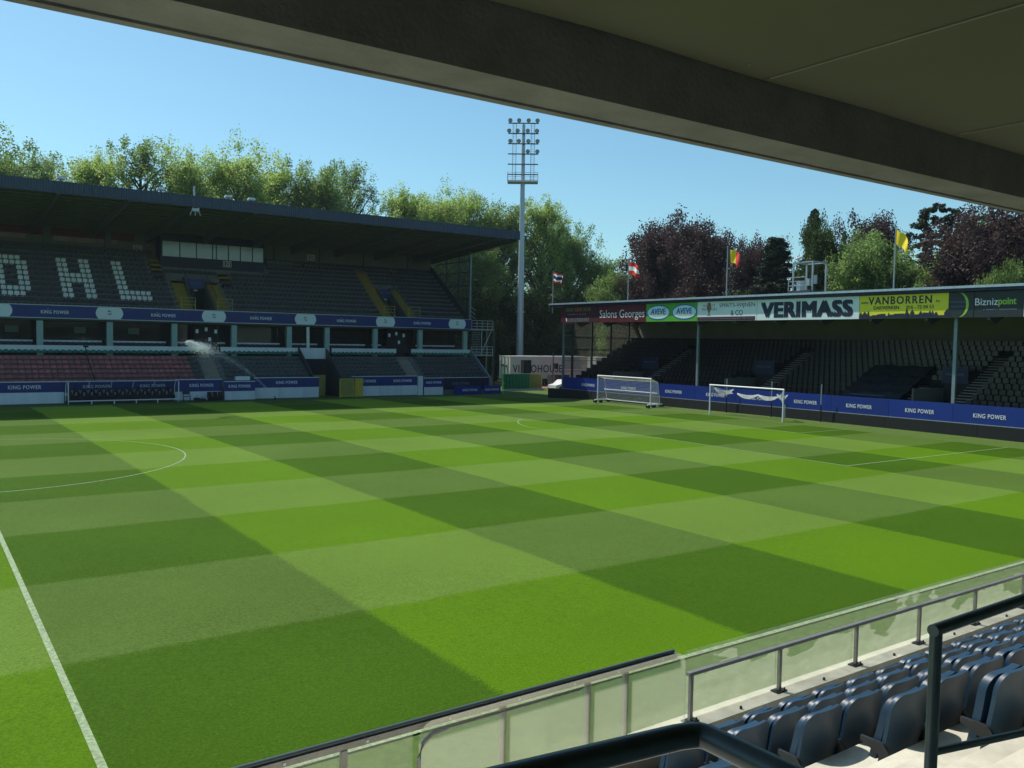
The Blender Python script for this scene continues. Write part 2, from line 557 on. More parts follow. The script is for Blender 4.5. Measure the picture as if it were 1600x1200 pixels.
# ------------------------------------------------------------------ ground and pitch
def gz(x, y):
    z = -0.185 * (min(abs(y), 40) / 34.0) ** 1.5
    t = min(1, max(0, (x - 52.6) / 1.4))
    k = min(1, max(0, (30 - abs(y)) / 8))
    return z + 0.20 * t * t * (3 - 2 * t) * k
def sheet(name, m, xs, ys, dz, parent=None):
    vs = [(x, y, gz(x, y) + dz) for y in ys for x in xs]
    nx = len(xs)
    fs = [(j * nx + i, j * nx + i + 1, (j + 1) * nx + i + 1, (j + 1) * nx + i) for j in range(len(ys) - 1) for i in range(nx - 1)]
    return MB().add(vs, fs).build(name, m, parent, smooth=True)
def rng(a, b, n):
    return [a + (b - a) * i / n for i in range(n + 1)]
struct(MB().quad((-900, -500, -0.62), (900, -500, -0.62), (900, 1200, -0.62), (-900, 1200, -0.62)).build('ground', 'field'))
struct(sheet('pitch', 'grass', rng(-54, 52.5, 40), rng(-34.0, 34.0, 48), 0))
struct(sheet('grass_apron', 'apron', rng(-54, 75, 90), rng(-37.9, 60, 70), -0.02))
struct(MB().quad((66, 36, -0.19), (92, 36, -0.19), (92, 62, -0.19), (66, 62, -0.19)).build('red_running_track', 'track'))
def line_strip(pts, w, closed=False):
    mb = MB()
    n = len(pts)
    L_, R_ = [], []
    for i, (x, y) in enumerate(pts):
        a = pts[max(i - 1, 0)]
        c = pts[min(i + 1, n - 1)]
        dx, dy = c[0] - a[0], c[1] - a[1]
        l = math.hypot(dx, dy)
        nx, ny = -dy / l * w / 2, dx / l * w / 2
        L_.append((x + nx, y + ny, gz(x + nx, y + ny) + 0.006))
        R_.append((x - nx, y - ny, gz(x - nx, y - ny) + 0.006))
    vs = L_ + R_
    mb.add(vs, [(n + i, n + i + 1, i + 1, i) for i in range(n - 1)])
    return mb
def seg(x0, y0, x1, y1, n=24):
    return [(x0 + (x1 - x0) * i / n, y0 + (y1 - y0) * i / n) for i in range(n + 1)]
LW = 0.066
marks = [('halfway_line', seg(0, -34, 0, 34, 48), 0.12), ('near_touchline', seg(-54, -34, 52.5, -34), 0.12), ('far_touchline', seg(-54, 34, 52.5, 34), LW),
         ('goal_line', seg(52.5, -34, 52.5, 34, 48), 0.05), ('penalty_area_line', seg(36, 20.16, 36, -20.16, 48), LW),
         ('penalty_area_side', seg(36, -20.16, 52.5, -20.16), LW), ('penalty_area_side', seg(36, 20.16, 52.5, 20.16), LW),
         ('goal_area_line', seg(47, 9.16, 47, -9.16), 0.09), ('goal_area_side', seg(47, -9.16, 52.5, -9.16), 0.06), ('goal_area_side', seg(47, 9.16, 52.5, 9.16), 0.09)]
th = [2 * math.pi * i / 96 for i in range(97)]
marks.append(('centre_circle', [(9.15 * math.cos(t), 9.15 * math.sin(t)) for t in th], LW))
a0 = math.acos(5.5 / 9.15)
marks.append(('penalty_arc', [(41.5 + 9.15 * math.cos(t), 9.15 * math.sin(t)) for t in rng(math.pi - a0, math.pi + a0, 32)], LW))
for nme, pts, w in marks:
    struct(line_strip(pts, w).build(nme, 'lime_line'))

# ------------------------------------------------------------------ far grandstand
XL, XR = -12.0, 53.4
GS = thing('grandstand', 'long two-tier covered grandstand with dark blue roof and OHL in white seats', 'grandstand', (20, 45, -0.25))
# lower terrace: seven steps in four blocks
LB = [(-12, 21.3), (22.9, 31.8), (35.0, 43.1), (44.8, 53.3)]
def lz(j):
    return 1.15 + 0.395 * j
def ly(j):
    return 38.75 + 0.57 * j
for (a, b) in LB:
    poly = [(38.3, -0.3), (38.3, lz(0))]
    for j in range(7):
        poly += [(ly(j) + 0.05, lz(j))]
        if j < 6:
            poly += [(ly(j) + 0.05, lz(j + 1))]
    poly += [(42.3, lz(6)), (42.3, -0.3)]
    MB().prism([(p[0], p[1]) for p in poly], 'x', a, b).build('lower_terrace', 'terrace', GS)
    box('top_row_plinth', 'terrace', GS, a + 0.01, b - 0.01, ly(6) - 0.3, 42.29, lz(6) + 0.003, lz(6) + 0.17)
for (a, b) in ((21.3, 22.9), (43.1, 44.8)):
    poly = [(38.3, -0.3), (38.3, lz(0))]
    for j in range(13):
        y = 38.75 + 0.285 * j
        poly += [(y, lz(0) + 0.1975 * j), (y, lz(0) + 0.1975 * (j + 1))] if j < 12 else []
    poly += [(42.6, lz(6) - 0.02), (42.6, -0.3)]
    MB().prism(poly, 'x', a + 0.003, b - 0.003).build('stair_flight', 'stair', GS)
for a, b in ((31.8, 31.95), (34.85, 35.0), (53.3, 53.45)):
    MB().prism([(37.9, -0.3), (37.9, 1.6), (42.3, 4.75), (42.3, -0.3)], 'x', a + 0.002, b - 0.002).build('terrace_side_wall', 'postblue' if a > 50 else 'steeldark', GS)
for (a, b, z0) in ((-12, 21.6, 4.28), (23.7, 31.75, 4.28), (31.9, 35.2, 3.6), (35.6, 43.4, 4.28), (45.35, 53.3, 4.28)):
    box('white_parapet', 'panelwhite', GS, a, b, 42.35, 42.47, z0, 4.76)
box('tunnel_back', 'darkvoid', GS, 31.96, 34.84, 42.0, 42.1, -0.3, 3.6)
# box level behind the lower tier
box('box_level_floor', 'terrace', GS, XL, XR, 42.48, 46.2, 3.4, 3.85)
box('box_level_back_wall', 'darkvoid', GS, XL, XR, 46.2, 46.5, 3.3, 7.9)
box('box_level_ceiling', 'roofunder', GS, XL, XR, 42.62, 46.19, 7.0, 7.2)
COLS = [-9.7, -3.9, 1.9, 7.72, 13.53, 19.36, 25.18, 30.99, 35.25, 41.0, 46.75, 52.9]
for x in COLS:
    box('column', 'teal', GS, x - 0.26, x + 0.26, 42.75, 43.15, 3.86, 7.2)
MB().tube((33.1, 42.85, 4.3), (33.05, 42.85, 7.2), 0.17, 10).build('white_downpipe', 'white', GS)
for i in range(len(COLS) - 1):
    a, b = COLS[i] + 0.4, COLS[i + 1] - 0.4
    if 19 < a < 24 or 41 < a < 45:
        a2 = a + 2.6 if a < 24 else a + 3.6
        b0 = a + 1.5 if a < 24 else a + 1.2
        spans = [(a, b0), (a2 + 1.2, b)]
    else:
        spans = [(a, b)]
    for (p, q) in spans:
        if q - p > 0.5:
            box('box_ledge', 'panelwhite', GS, p, q, 44.6, 44.7, 5.05, 5.22)
            box('box_window', 'glass_stand', GS, p, q, 45.2, 45.23, 5.2, 6.95)
for x, w in ((5.8, 1.1), (11.5, 1.0), (16.3, 1.0), (0.4, 1.0)):
    box('wall_screen', 'teal', GS, x - w / 2, x + w / 2, 46.1, 46.17, 5.9, 6.5)
for cx in (22.7, 44.2):
    box('doorway', 'black', GS, cx - 1.2, cx + 1.1, 44.0, 44.1, 3.86, 6.98)
    for dx, dz in ((-0.9, 6.3), (0.0, 6.5), (0.95, 6.3), (0.35, 5.5)):
        box('door_sign', 'letter', GS, cx + dx - 0.13, cx + dx + 0.13, 43.9, 43.94, dz - 0.18, dz + 0.2)
# balcony fascia with boards
fas = box('balcony_fascia', 'navy', GS, XL, XR + 0.1, 42.5, 42.9, 7.22, 8.4)
edges = [-12, -5.25, 4.37, 13.44, 23.05, 32.62, 42.05, 51.5, 53.5]
for i in range(len(edges) - 1):
    a, b = edges[i], edges[i + 1]
    if i:
        a += 0.01
    p = box('sponsor_board', 'blue', GS, a, b - 0.01, 42.44, 42.497, 7.26, 8.34)
    if b - a > 5:
        text('KING POWER', 'letter', p, ((a + b) / 2 if i else -7.5, 42.435, 7.76), FX, FZ, 2.25, 0.30, bold=0.012, space=1.12)
        MB().prism([(-0.62 + (a + b) / 2, 8.0), (-0.52 + (a + b) / 2, 8.0), (-0.57 + (a + b) / 2, 8.07)], 'y', 42.42, 42.436).build('crown_mark', 'letter', p)
for x in edges[1:-1]:
    poly = []
    for s in (1, -1):
        for k in range(9):
            t = -1 + 2 * k / 8
            poly.append((x + s * (1.18 - 0.24 * t * t), 7.8 + s * t * 0.53))
    pl = MB().prism(poly[::-1], 'y', 42.40, 42.438).build('white_crest_panel', 'signwhite', GS)
    e = MB()
    for k, (dx, dz, rr) in enumerate(((-0.05, 0.17, 0.10), (0.12, 0.10, 0.07), (-0.10, -0.07, 0.08), (0.06, -0.12, 0.10), (-0.13, 0.2, 0.05))):
        e.prism([(x + dx + rr * math.cos(q * 1.2566), 7.82 + dz + rr * math.sin(q * 1.2566) * (1 if q % 2 else 0.55)) for q in range(5)], 'y', 42.385, 42.399)
    e.build('crest_emblem', 'emblem', pl)
box('fascia_trim', 'galv', GS, XL, XR + 0.1, 42.39, 42.43, 8.345, 8.41)
box('fascia_trim', 'galv', GS, XL, XR + 0.1, 42.39, 42.43, 7.19, 7.255)
# upper terrace
NU = 13
def uz(k):
    return 7.86 + 0.514 * k
def uy(k):
    return 43.3 + 0.7 * k
def terr(a, b, k0, k1, name='upper_terrace', m='terrace'):
    poly = [(uy(k0) - 0.62, uz(k0) - 0.6), (uy(k0) - 0.62, uz(k0))]
    for k in range(k0, k1):
        poly += [(uy(k) + 0.08, uz(k)), (uy(k) + 0.08, uz(k) + 0.514)] if k < k1 - 1 else [(uy(k) + 0.3, uz(k))]
    poly += [(uy(k1 - 1) + 0.3, uz(k1 - 1) - 0.6)]
    return MB().prism(poly, 'x', a, b).build(name, m, GS)
def stairs(a, b, k0, k1, name='yellow_stair'):
    poly = [(uy(k0) - 0.62, uz(k0) - 0.7), (uy(k0) - 0.62, uz(k0) + 0.03)]
    n = (k1 - k0) * 2
    y, z = uy(k0) - 0.27, uz(k0) + 0.03
    for i in range(n):
        poly += [(y, z), (y, z + 0.257)]
        y += 0.35
        z += 0.257
    poly += [(y, z), (y, z - 0.9)]
    return MB().prism(poly, 'x', a, b).build(name, 'yellowstair', GS)
V1, V2 = (21.45, 23.55), (43.55, 45.25)
for (a, b, k0, k1) in ((XL, 20.1, 0, NU), (20.1, 21.44, 7, NU), (21.45, 23.55, 7, NU), (23.56, 24.9, 7, NU), (24.9, 42.1, 0, NU), (42.1, 43.5, 12, NU), (43.5, 45.3, 7, NU), (45.3, 46.5, 8, NU), (46.5, XR, 0, NU)):
    terr(a + 0.004, b - 0.004, k0, k1)
stairs(20.11, 21.4, 0, 7)
stairs(23.6, 24.89, 0, 7)
stairs(42.11, 43.49, 0, 12)
stairs(45.31, 46.49, 0, 8)
for (a, b, k0, k1) in ((18.6, 19.7, 8, 12), (25.3, 26.5, 7, 9), (36.0, 37.2, 12, 13), (47.0, 48.3, 11, 13)):
    stairs(a, b, k0, k1)
for (a, b) in (V1, V2):
    MB().prism([(42.95, 7.4), (42.95, 8.3), (48.0, 11.9), (48.0, 7.4)], 'x', a - 0.02, a + 0.12).build('vomitory_wall', 'wallgreen', GS)
    MB().prism([(42.95, 7.4), (42.95, 8.3), (48.0, 11.9), (48.0, 7.4)], 'x', b - 0.12, b + 0.02).build('vomitory_wall', 'wallgreen', GS)
    box('vomitory_void', 'black', GS, a + 0.125, b - 0.125, 47.4, 47.5, 7.4, 11.0)
    p = box('vomitory_board', 'blue', GS, a + 0.13, b - 0.13, 47.2, 47.26, 10.75, 11.75)
    text('KING POWER', 'letterdim', p, ((a + b) / 2, 47.19, 11.35), FX, FZ, 1.3, 0.18, bold=0.01)
    box('exit_lamp', 'letter', GS, (a + b) / 2 - 0.2, (a + b) / 2 + 0.2, 47.1, 47.15, 10.5, 10.62)
    box('vomitory_floor', 'yellowstair', GS, a + 0.13, b - 0.13, 42.93, 47.3, 7.55, 7.78)
    rl = MB()
    zf = 8.42
    for z in (8.9, 9.25, 9.6):
        rl.tube((a - 1.4, 43.0, z), (a - 0.05, 43.0, z), 0.028, 6)
        rl.tube((b + 0.05, 43.0, z), (b + 1.5, 43.0, z), 0.028, 6)
    for x in (a - 1.4, a - 0.05, b + 0.05, b + 1.5):
        rl.tube((x, 43.0, 7.9), (x, 43.0, 9.6), 0.03, 6)
    rl.build('guard_rail', 'yellowrail', GS)
    rl = MB()
    for x in (a - 0.05, b + 0.05):
        rl.tube((x, 43.0, 9.6), (x, 47.6, 12.7), 0.03, 6)
        for k in range(4):
            rl.tube((x, 44 + k, 9.0 + 0.72 * k), (x, 44 + k, 10.27 + 0.674 * k), 0.025, 6)
    rl.build('hand_rail', 'steeldark', GS)
# back wall, piers, control room
box('back_wall', 'wallgreen', GS, XL, XR, 52.2, 52.5, 12.5, 17.6)
for x in (-8.8, -2.6, 3.6, 9.4, 15.0, 32.9, 38.4, 44.1, 50.2):
    box('wall_pier', 'rafter', GS, x - 0.3, x + 0.3, 51.85, 52.19, 13.6, 16.5)
for (a, b) in ((-6, 3.2), (4.0, 9.0), (9.8, 17.6)):
    box('red_banner', 'bannerred', GS, a, b, 52.1, 52.16, 15.6, 16.5)
    box('pale_banner_strip', 'bannerpink', GS, a + 0.2, b - 0.9 - (b - a) * 0.1, 52.04, 52.09, 15.15, 15.6)
cr = box('control_room', 'navy', GS, 19.7, 30.75, 50.0, 52.18, 12.9, 16.6)
px = [19.85, 21.65, 23.35, 25.05, 25.45, 26.75, 28.05, 29.4, 30.65]
for i in range(8):
    a, b = px[i] + 0.06, px[i + 1] - 0.06
    box('window_pane', 'winlit', cr, a, b, 49.93, 49.99, 14.15, 15.72)
for x, z, y, s in ((17.9, 14.9, 52.0, '123'), (26.6, 13.72, 49.9, '122'), (37.0, 15.3, 52.0, '121')):
    p = box('block_number_plate', 'black', GS, x - 0.45, x + 0.45, y, y + 0.05, z - 0.32, z + 0.32)
    fr = MB()
    for (a, b, c, d) in ((-.45, .45, -.32, -.26), (-.45, .45, .26, .32), (-.45, -.4, -.26, .26), (.4, .45, -.26, .26)):
        fr.box(x + a, x + b, y - 0.02, y - 0.003, z + c, z + d)
    fr.build('plate_frame', 'letter', p)
    text(s, 'letter', p, (x, y - 0.005, z), FX, FZ, 0.6, 0.36, bold=0.02)
box('grey_locker', 'rafter', GS, 31.3, 34.6, 50.9, 51.3, 13.7, 14.5)
# roof
rf = MB().prism([(33.0, 17.15), (33.0, 18.02), (52.5, 17.4), (52.5, 16.5), (52.2, 16.5), (33.3, 17.4)], 'x', XL, 53.7).build('roof', 'roofunder', GS)
fb = MB()
n = 330
w = (53.7 - XL) / n
for i in range(n):
    x = XL + i * w
    fb.prism([(x + w * 0.1, 32.99), (x + w * 0.25, 32.93), (x + w * 0.7, 32.93), (x + w * 0.85, 32.99)], 'z', 17.12, 18.06)
o = fb.build('roof_fascia_ribs', 'roofclad', GS)
o['kind'] = 'stuff'
box('roof_fascia', 'roofclad', GS, XL, 53.72, 32.98, 33.02, 17.10, 18.07)
MB().prism([(33.03, 18.03), (33.03, 18.07), (52.6, 17.45), (52.6, 17.41)], 'x', XL, 53.72).build('roof_sheet', 'roofclad', GS)
x = -8.0
while x < 54:
    MB().prism([(33.1, 17.0), (33.1, 17.38), (52.1, 16.5), (52.1, 15.55), (50.8, 15.6)], 'x', x - 0.14, x + 0.14).build('rafter', 'rafter', GS)
    x += 5.35
MB().prism([(33.1, 16.9), (33.1, 17.3), (52.1, 16.5), (52.1, 15.6)], 'x', 53.35, 53.6).build('rafter', 'rafter', GS)
for y in rng(34.2, 51.5, 13):
    z = 17.4 - (y - 33.3) * 0.9 / 18.9
    box('purlin', 'rafter', GS, XL, 53.3, y - 0.07, y + 0.07, z - 0.20, z - 0.02)
# glazed end screen
box('screen_post', 'postblue', GS, 53.3, 53.5, 42.55, 42.8, 7.0, 16.55)
for y, z0 in ((45.2, 9.5), (48.2, 11.9)):
    box('screen_mullion', 'steeldark', GS, 53.32, 53.46, y - 0.07, y + 0.07, z0, 17.0 - (y - 33) * 0.08)
for z in (9.3, 10.9, 12.5, 14.1, 15.4):
    y1 = min(50.8, 42.6 + (z - 8.4) * 1.36)
    box('screen_transom', 'steeldark', GS, 53.34, 53.44, 42.6, y1, z - 0.05, z + 0.05)
MB().prism([(42.6, 8.6), (42.6, 16.3), (51.2, 15.4), (51.2, 14.8)], 'x', 53.38, 53.40).build('screen_glass', 'glass_stand', GS)
MB().prism([(42.6, 7.9), (42.6, 8.7), (51.6, 15.2), (52.1, 15.2), (52.1, 14.2)], 'x', 53.2, 53.29).build('raking_side_beam', 'steeldark', GS)
box('end_glass', 'glass_stand', GS, 53.37, 53.40, 42.9, 46.1, 3.9, 7.2)
# roof fittings
for x, lb in ((8.3, 'nearest the left edge of the photo'), (16.0, 'above the letter L of seats'), (21.8, 'beside the antenna'), (23.9, 'right of the antenna')):
    t = thing('roof_floodlight', 'small white floodlight on the grandstand roof edge, ' + lb, 'floodlight', (x, 33.8, 18.0), 'small floodlights on the grandstand roof')
    MB().box(x - 0.05, x + 0.05, 33.75, 33.85, 17.95, 18.35).build('stand', 'steeldark', t)
    MB().prism([(33.5, 18.38), (33.53, 18.55), (33.95, 18.45), (33.9, 18.3)], 'x', x - 0.3, x + 0.3).build('lamp_housing', 'white', t)
an = thing('antenna', 'slim grey antenna mast on the grandstand roof edge', 'antenna', (18.8, 33.6, 18.0))
MB().tube((18.8, 33.6, 17.9), (18.8, 33.6, 19.0), 0.09, 8).build('antenna_mast', 'galv', an)
MB().tube((18.8, 33.6, 18.2), (18.55, 33.6, 18.0), 0.03, 6).build('antenna_stay', 'galv', an)
sp = thing('hanging_loudspeaker', 'pale loudspeaker cluster hanging under the grandstand roof edge', 'loudspeaker', (18.8, 33.3, 16.5))
b_ = MB()
for d in (-0.45, 0, 0.45):
    b_.tube((18.8 + d * 0.4, 33.3, 17.1), (18.8 + d, 33.25, 16.4), 0.05, 6)
b_.build('bracket', 'galv', sp)
MB().box(18.5, 19.1, 33.1, 33.5, 16.75, 17.05).build('speaker_box', 'galv', sp)

# --- seats of the grandstand
def seat_mesh(name, m, lo=False):
    """fixed tip-up seat looking towards -Y, back at y = 0, floor at z = 0"""
    mb = MB()
    if lo == 2:          # low bucket seats of the lower tier
        mb.prism([(-0.2, 0.40), (0.2, 0.40), (0.205, 0.56), (0.15, 0.67), (0.06, 0.70), (-0.06, 0.70), (-0.15, 0.67), (-0.205, 0.56)], 'y', -0.05, 0.0)
        mb.add([(-0.19, -0.34, 0.42), (0.19, -0.34, 0.42), (0.19, -0.05, 0.40), (-0.19, -0.05, 0.40), (-0.19, -0.34, 0.46), (0.19, -0.34, 0.46), (0.19, -0.05, 0.44), (-0.19, -0.05, 0.44)],
               [(3, 2, 1, 0), (4, 5, 6, 7), (0, 1, 5, 4), (1, 2, 6, 5), (3, 0, 4, 7)])
    else:
        w_ = 0.225 if lo else 0.205
        mb.prism([(-w_, 0.40), (w_, 0.40), (w_, 0.66), (0.15, 0.73), (-0.15, 0.73), (-w_, 0.66)], 'y', -0.05, 0.0)
        mb.prism([(-0.19, 0.38), (0.19, 0.38), (0.19, 0.66), (0.14, 0.72), (-0.14, 0.72), (-0.19, 0.66)], 'y', -0.13, -0.07)
        if not lo:
            mb.box(-0.03, 0.03, -0.10, -0.02, 0.0, 0.39)
    return mb.mesh(name, m)
def batch(name, m, spots, kind=1):
    """many alike seats in one mesh: spots = (x, y, z, rotation about z)"""
    tmpl = seat_mesh('tmp', None, kind)
    nv = len(tmpl.vertices)
    co = np.empty(nv * 3)
    tmpl.vertices.foreach_get('co', co)
    co = co.reshape(-1, 3)
    fs = [tuple(p.vertices) for p in tmpl.polygons]
    bpy.data.meshes.remove(tmpl)
    V, F = [], []
    for i, (x, y, z, r) in enumerate(spots):
        c, s = math.cos(r), math.sin(r)
        P = np.stack([co[:, 0] * c - co[:, 1] * s + x, co[:, 0] * s + co[:, 1] * c + y, co[:, 2] + z], 1)
        V += P.tolist()
        F += [tuple(q + i * nv for q in f) for f in fs]
    me = bpy.data.meshes.new(name)
    me.from_pydata(V, [], F)
    me.materials.append(MATS[m])
    me.update()
    o = link(name, me)
    o['kind'] = 'stuff'
    return o
SX0, SP = 5.12, 0.4955
white = set()
for k in range(2, 10):
    for i in (10, 11, 14, 15, 20, 21):
        white.add((i, k))
for k in (5, 6):
    for i in range(10, 16):
        white.add((i, k))
for k in (2, 3):
    for i in range(20, 26):
        white.add((i, k))
for k in (2, 9):
    for i in range(0, 4):
        white.add((i, k))
for k in (3, 8):
    for i in range(-1, 5):
        white.add((i, k))
for k in (4, 5, 6, 7):
    for i in (-1, 0, 3, 4):
        white.add((i, k))
wm = seat_mesh('white_chair', 'seatwhite')  # fixed tip-up seats of the upper tier
letter_of = lambda i: 'O' if i < 8 else 'H' if i < 18 else 'L'
seen = {}
for (i, k) in sorted(white, key=lambda q: (letter_of(q[0]), -q[1], q[0])):
    L_ = letter_of(i)
    seen[(L_, k)] = seen.get((L_, k), 0) + 1
    o = link('white_chair', wm)
    o.location = (SX0 + SP * i, uy(k), uz(k))
    tag(o, 'white seat of the letter %s, %s from left in its %s row from the top' % (L_, nth(seen[(L_, k)]), nth(10 - k)), 'seat', 'white seats spelling OHL')
spots = []
for k in range(NU):
    i = -34
    while True:
        x = SX0 + SP * i
        if x > 52.9:
            break
        ok = x > XL + 0.3 and (i, k) not in white
        if k < 8 and (19.9 < x < 25.1 or (42.0 < x < 46.7)):
            ok = False
        if 8 <= k < 12 and 41.9 < x < 43.7:
            ok = False
        if 8 <= k < 12 and 18.4 < x < 19.9:
            ok = False
        if k >= 9 and 19.4 < x < 31.0:
            ok = False
        if k in (7, 8) and 25.1 < x < 26.7:
            ok = False
        if ok:
            spots.append((x, uy(k), uz(k), 0))
        i += 1
us = batch('upper_tier_seats', 'seatdark', spots)
tag(us, 'dark grey seats filling the upper tier around the white letters', 'seats')
rm, gm_ = seat_mesh('red_chair', 'seatred', 2), seat_mesh('green_chair', 'seatgreen', 2)  # fixed bucket seats of the lower tier
spots = []
gcount = 0
for (a, b) in LB:
    nseat = int((b - a - 0.2) / 0.5)
    x0 = b - 0.3 - 0.5 * (nseat - 1) if a > 0 else b - 0.3 - 0.5 * (nseat - 1)
    for j in range(7):
        for q in range(nseat):
            x = x0 + 0.5 * q
            if j == 6:
                if x > 3.9:
                    gcount += 1
                    o = link('green_chair', gm_)
                    o.location = (x, ly(j), lz(j) + 0.17)
                    tag(o, 'green seat under the white parapet, %s of the green row from the photo left' % nth(gcount), 'seat', 'row of green seats')
                else:
                    spots.append((x, ly(j), lz(j), 0))
            elif x < 20.3 and a < 0:
                if x > 3.9:
                    o = link('red_chair', rm)
                    o.location = (x, ly(j), lz(j))
                    kx = int(round((x - 4.0) / 0.5)) + 1
                    tag(o, 'red seat in the lower tier, %s row above the boards, %s from photo left' % (nth(j + 1), nth(kx)), 'seat', 'block of red seats')
            else:
                spots.append((x, ly(j), lz(j), 0))
tag(batch('lower_tier_seats', 'seatgrey', spots, 2), 'grey seats of the lower tier right of the red block', 'seats')
spots = []
for i in range(len(COLS) - 1):
    a, b = COLS[i] + 0.7, COLS[i + 1] - 0.7
    x = a
    while x < b:
        if not (21.4 < x < 24.0 or 42.8 < x < 45.4):
            spots.append((x, 44.3, 4.35, 0))
            spots.append((x, 43.75, 3.95, 0))
        x += 0.55
tag(batch('box_level_seats', 'seatdark', spots), 'dark seats on the balcony between the two tiers', 'seats')

# --- boards and furniture along the far touchline
def front_board(name, label, x0, x1, z1, zm, z0, y=37.9, txt=(), panels=(), dim=False, frame=True, parent=None, bluem='blue'):
    t = thing(name, label, 'board', ((x0 + x1) / 2, y, z0))
    p = box('blue_panel', bluem, t, x0, x1, y - 0.03, y + 0.05, zm, z1)
    for cx, w in txt:
        text('KING POWER', 'letterdim' if dim else 'letter', p, (cx, y - 0.033, (zm + z1) / 2 + 0.02), FX, FZ, w, w * 0.135, bold=0.01, space=1.12)
    ed = [x0] + list(panels) + [x1]
    for a, b in zip(ed[:-1], ed[1:]):
        if zm > z0 + 0.1:
            box('white_panel', 'panelwhite', t, a + 0.02, b - 0.02, y - 0.02, y + 0.05, z0, zm - 0.01)
    if frame:
        box('top_rail', 'white', t, x0, x1, y - 0.05, y + 0.07, z1 + 0.002, z1 + 0.06)
    return t
front_board('sponsor_board', 'blue and white board left of the dugout', -12, 9.0, 1.64, 0.78, -0.2, txt=((6.0, 2.45), (-3, 2.45)), panels=(-5, 1.5))
front_board('sponsor_board', 'blue board running behind the team dugout', 9.02, 18.1, 1.64, 0.70, 0.4, y=38.1, txt=((11.6, 2.2), (16.3, 2.2)))
front_board('sponsor_board', 'blue and white board right of the dugout behind the chairs', 18.12, 22.5, 1.70, 0.62, -0.2, txt=((20.6, 2.2),))
front_board('sponsor_board', 'free-standing square blue and white board nearest the sprinkler', 22.55, 25.5, 1.50, 0.62, -0.22, y=37.3, txt=((24.0, 2.1),), frame=True)
front_board('sponsor_board', 'blue and white board with three lower panels left of the tunnel', 25.6, 32.3, 1.80, 0.86, -0.2, txt=((28.9, 2.2),), panels=(28.2, 30.7))
front_board('sponsor_board', 'long blue and white board right of the yellow gate', 35.9, 43.7, 1.84, 0.86, -0.2, txt=((37.6, 2.2), (41.9, 2.2)), panels=(39.2, 41.75))
front_board('sponsor_board', 'small square blue and white board beside the white post', 44.3, 46.7, 1.62, 0.66, -0.22, y=37.4, txt=((45.5, 1.9),))
front_board('sponsor_board', 'unlit navy board at the right end of the grandstand', 46.75, 53.4, 1.6, 0.3, 0.3, y=38.2, txt=((49.5, 2.3),), dim=True, bluem='navy')  # dark banner with faint lettering
front_board('led_board', 'left low blue perimeter board below the navy board', 47.9, 51.5, 0.72, -0.22, -0.22, y=37.0, txt=((50.0, 2.0),), frame=False, bluem='blueboard')
front_board('led_board', 'right low blue perimeter board at the grandstand corner', 51.75, 54.2, 0.72, -0.22, -0.22, y=37.0, txt=((53.0, 1.9),), frame=False, bluem='blueboard')
tag(box('white_post', 'panelwhite', None, 43.72, 44.25, 37.6, 38.2, -0.25, 1.85), 'square white gate post between two blue boards', 'post')
tag(box('white_box', 'white', None, 23.9, 25.3, 38.2, 38.6, 1.6, 1.98), 'white box standing on the board behind the square board', 'box')
# dugout
dg = thing('dugout', 'white framed team dugout with clear back and dark seats', 'dugout', (13.55, 36.6, -0.25))
x0, x1 = 9.05, 18.05
f = MB()
for i in range(6):
    x = x0 + (x1 - x0) * i / 5
    f.tube((x, 36.0, -0.25), (x, 36.0, 0.05), 0.05, 6)
    r_ = 0.05
    f.path([(x, 37.5, 0.0), (x, 37.45, 1.2), (x, 37.1, 1.62), (x, 36.5, 1.72)], 0.035, 6)
for x in (x0, x1):
    f.tube((x, 36.0, -0.25), (x, 36.0, 1.70), 0.05, 6)
f.build('frame', 'white', dg)
MB().tube((x0, 36.0, 0.08), (x1, 36.0, 0.08), 0.05, 6).build('front_rail', 'white', dg)
MB().tube((x0, 36.3, 1.72), (x1, 36.3, 1.72), 0.04, 6).build('roof_rail', 'galv', dg)
for i in range(5):
    a, b = x0 + 1.8 * i + 0.05, x0 + 1.8 * i + 1.75
    MB().add([(a, 37.48, 0.0), (b, 37.48, 0.0), (b, 37.44, 1.2), (a, 37.44, 1.2), (b, 37.1, 1.6), (a, 37.1, 1.6), (b, 36.4, 1.7), (a, 36.4, 1.7)], [(0, 1, 2, 3), (3, 2, 4, 5), (5, 4, 6, 7)]).build('clear_pane', 'glass_stand', dg)
box('kick_panel', 'black', dg, x0 + 0.1, x1 - 0.1, 36.85, 37.4, 0.0, 0.42)
for i in range(14):
    x = x0 + 0.45 + 0.624 * i
    s = MB().prism([(36.75, 0.3), (36.75, 0.45), (37.1, 0.45), (37.15, 1.12), (37.24, 1.12), (37.2, 0.3)], 'x', x - 0.24, x + 0.24).build('dugout_seat', 'black', dg)
    MB().prism([(x - 0.13, 1.02), (x, 0.62), (x + 0.13, 1.02), (x, 0.9)], 'y', 37.06, 37.09).build('seat_mark', 'letterdim', s)
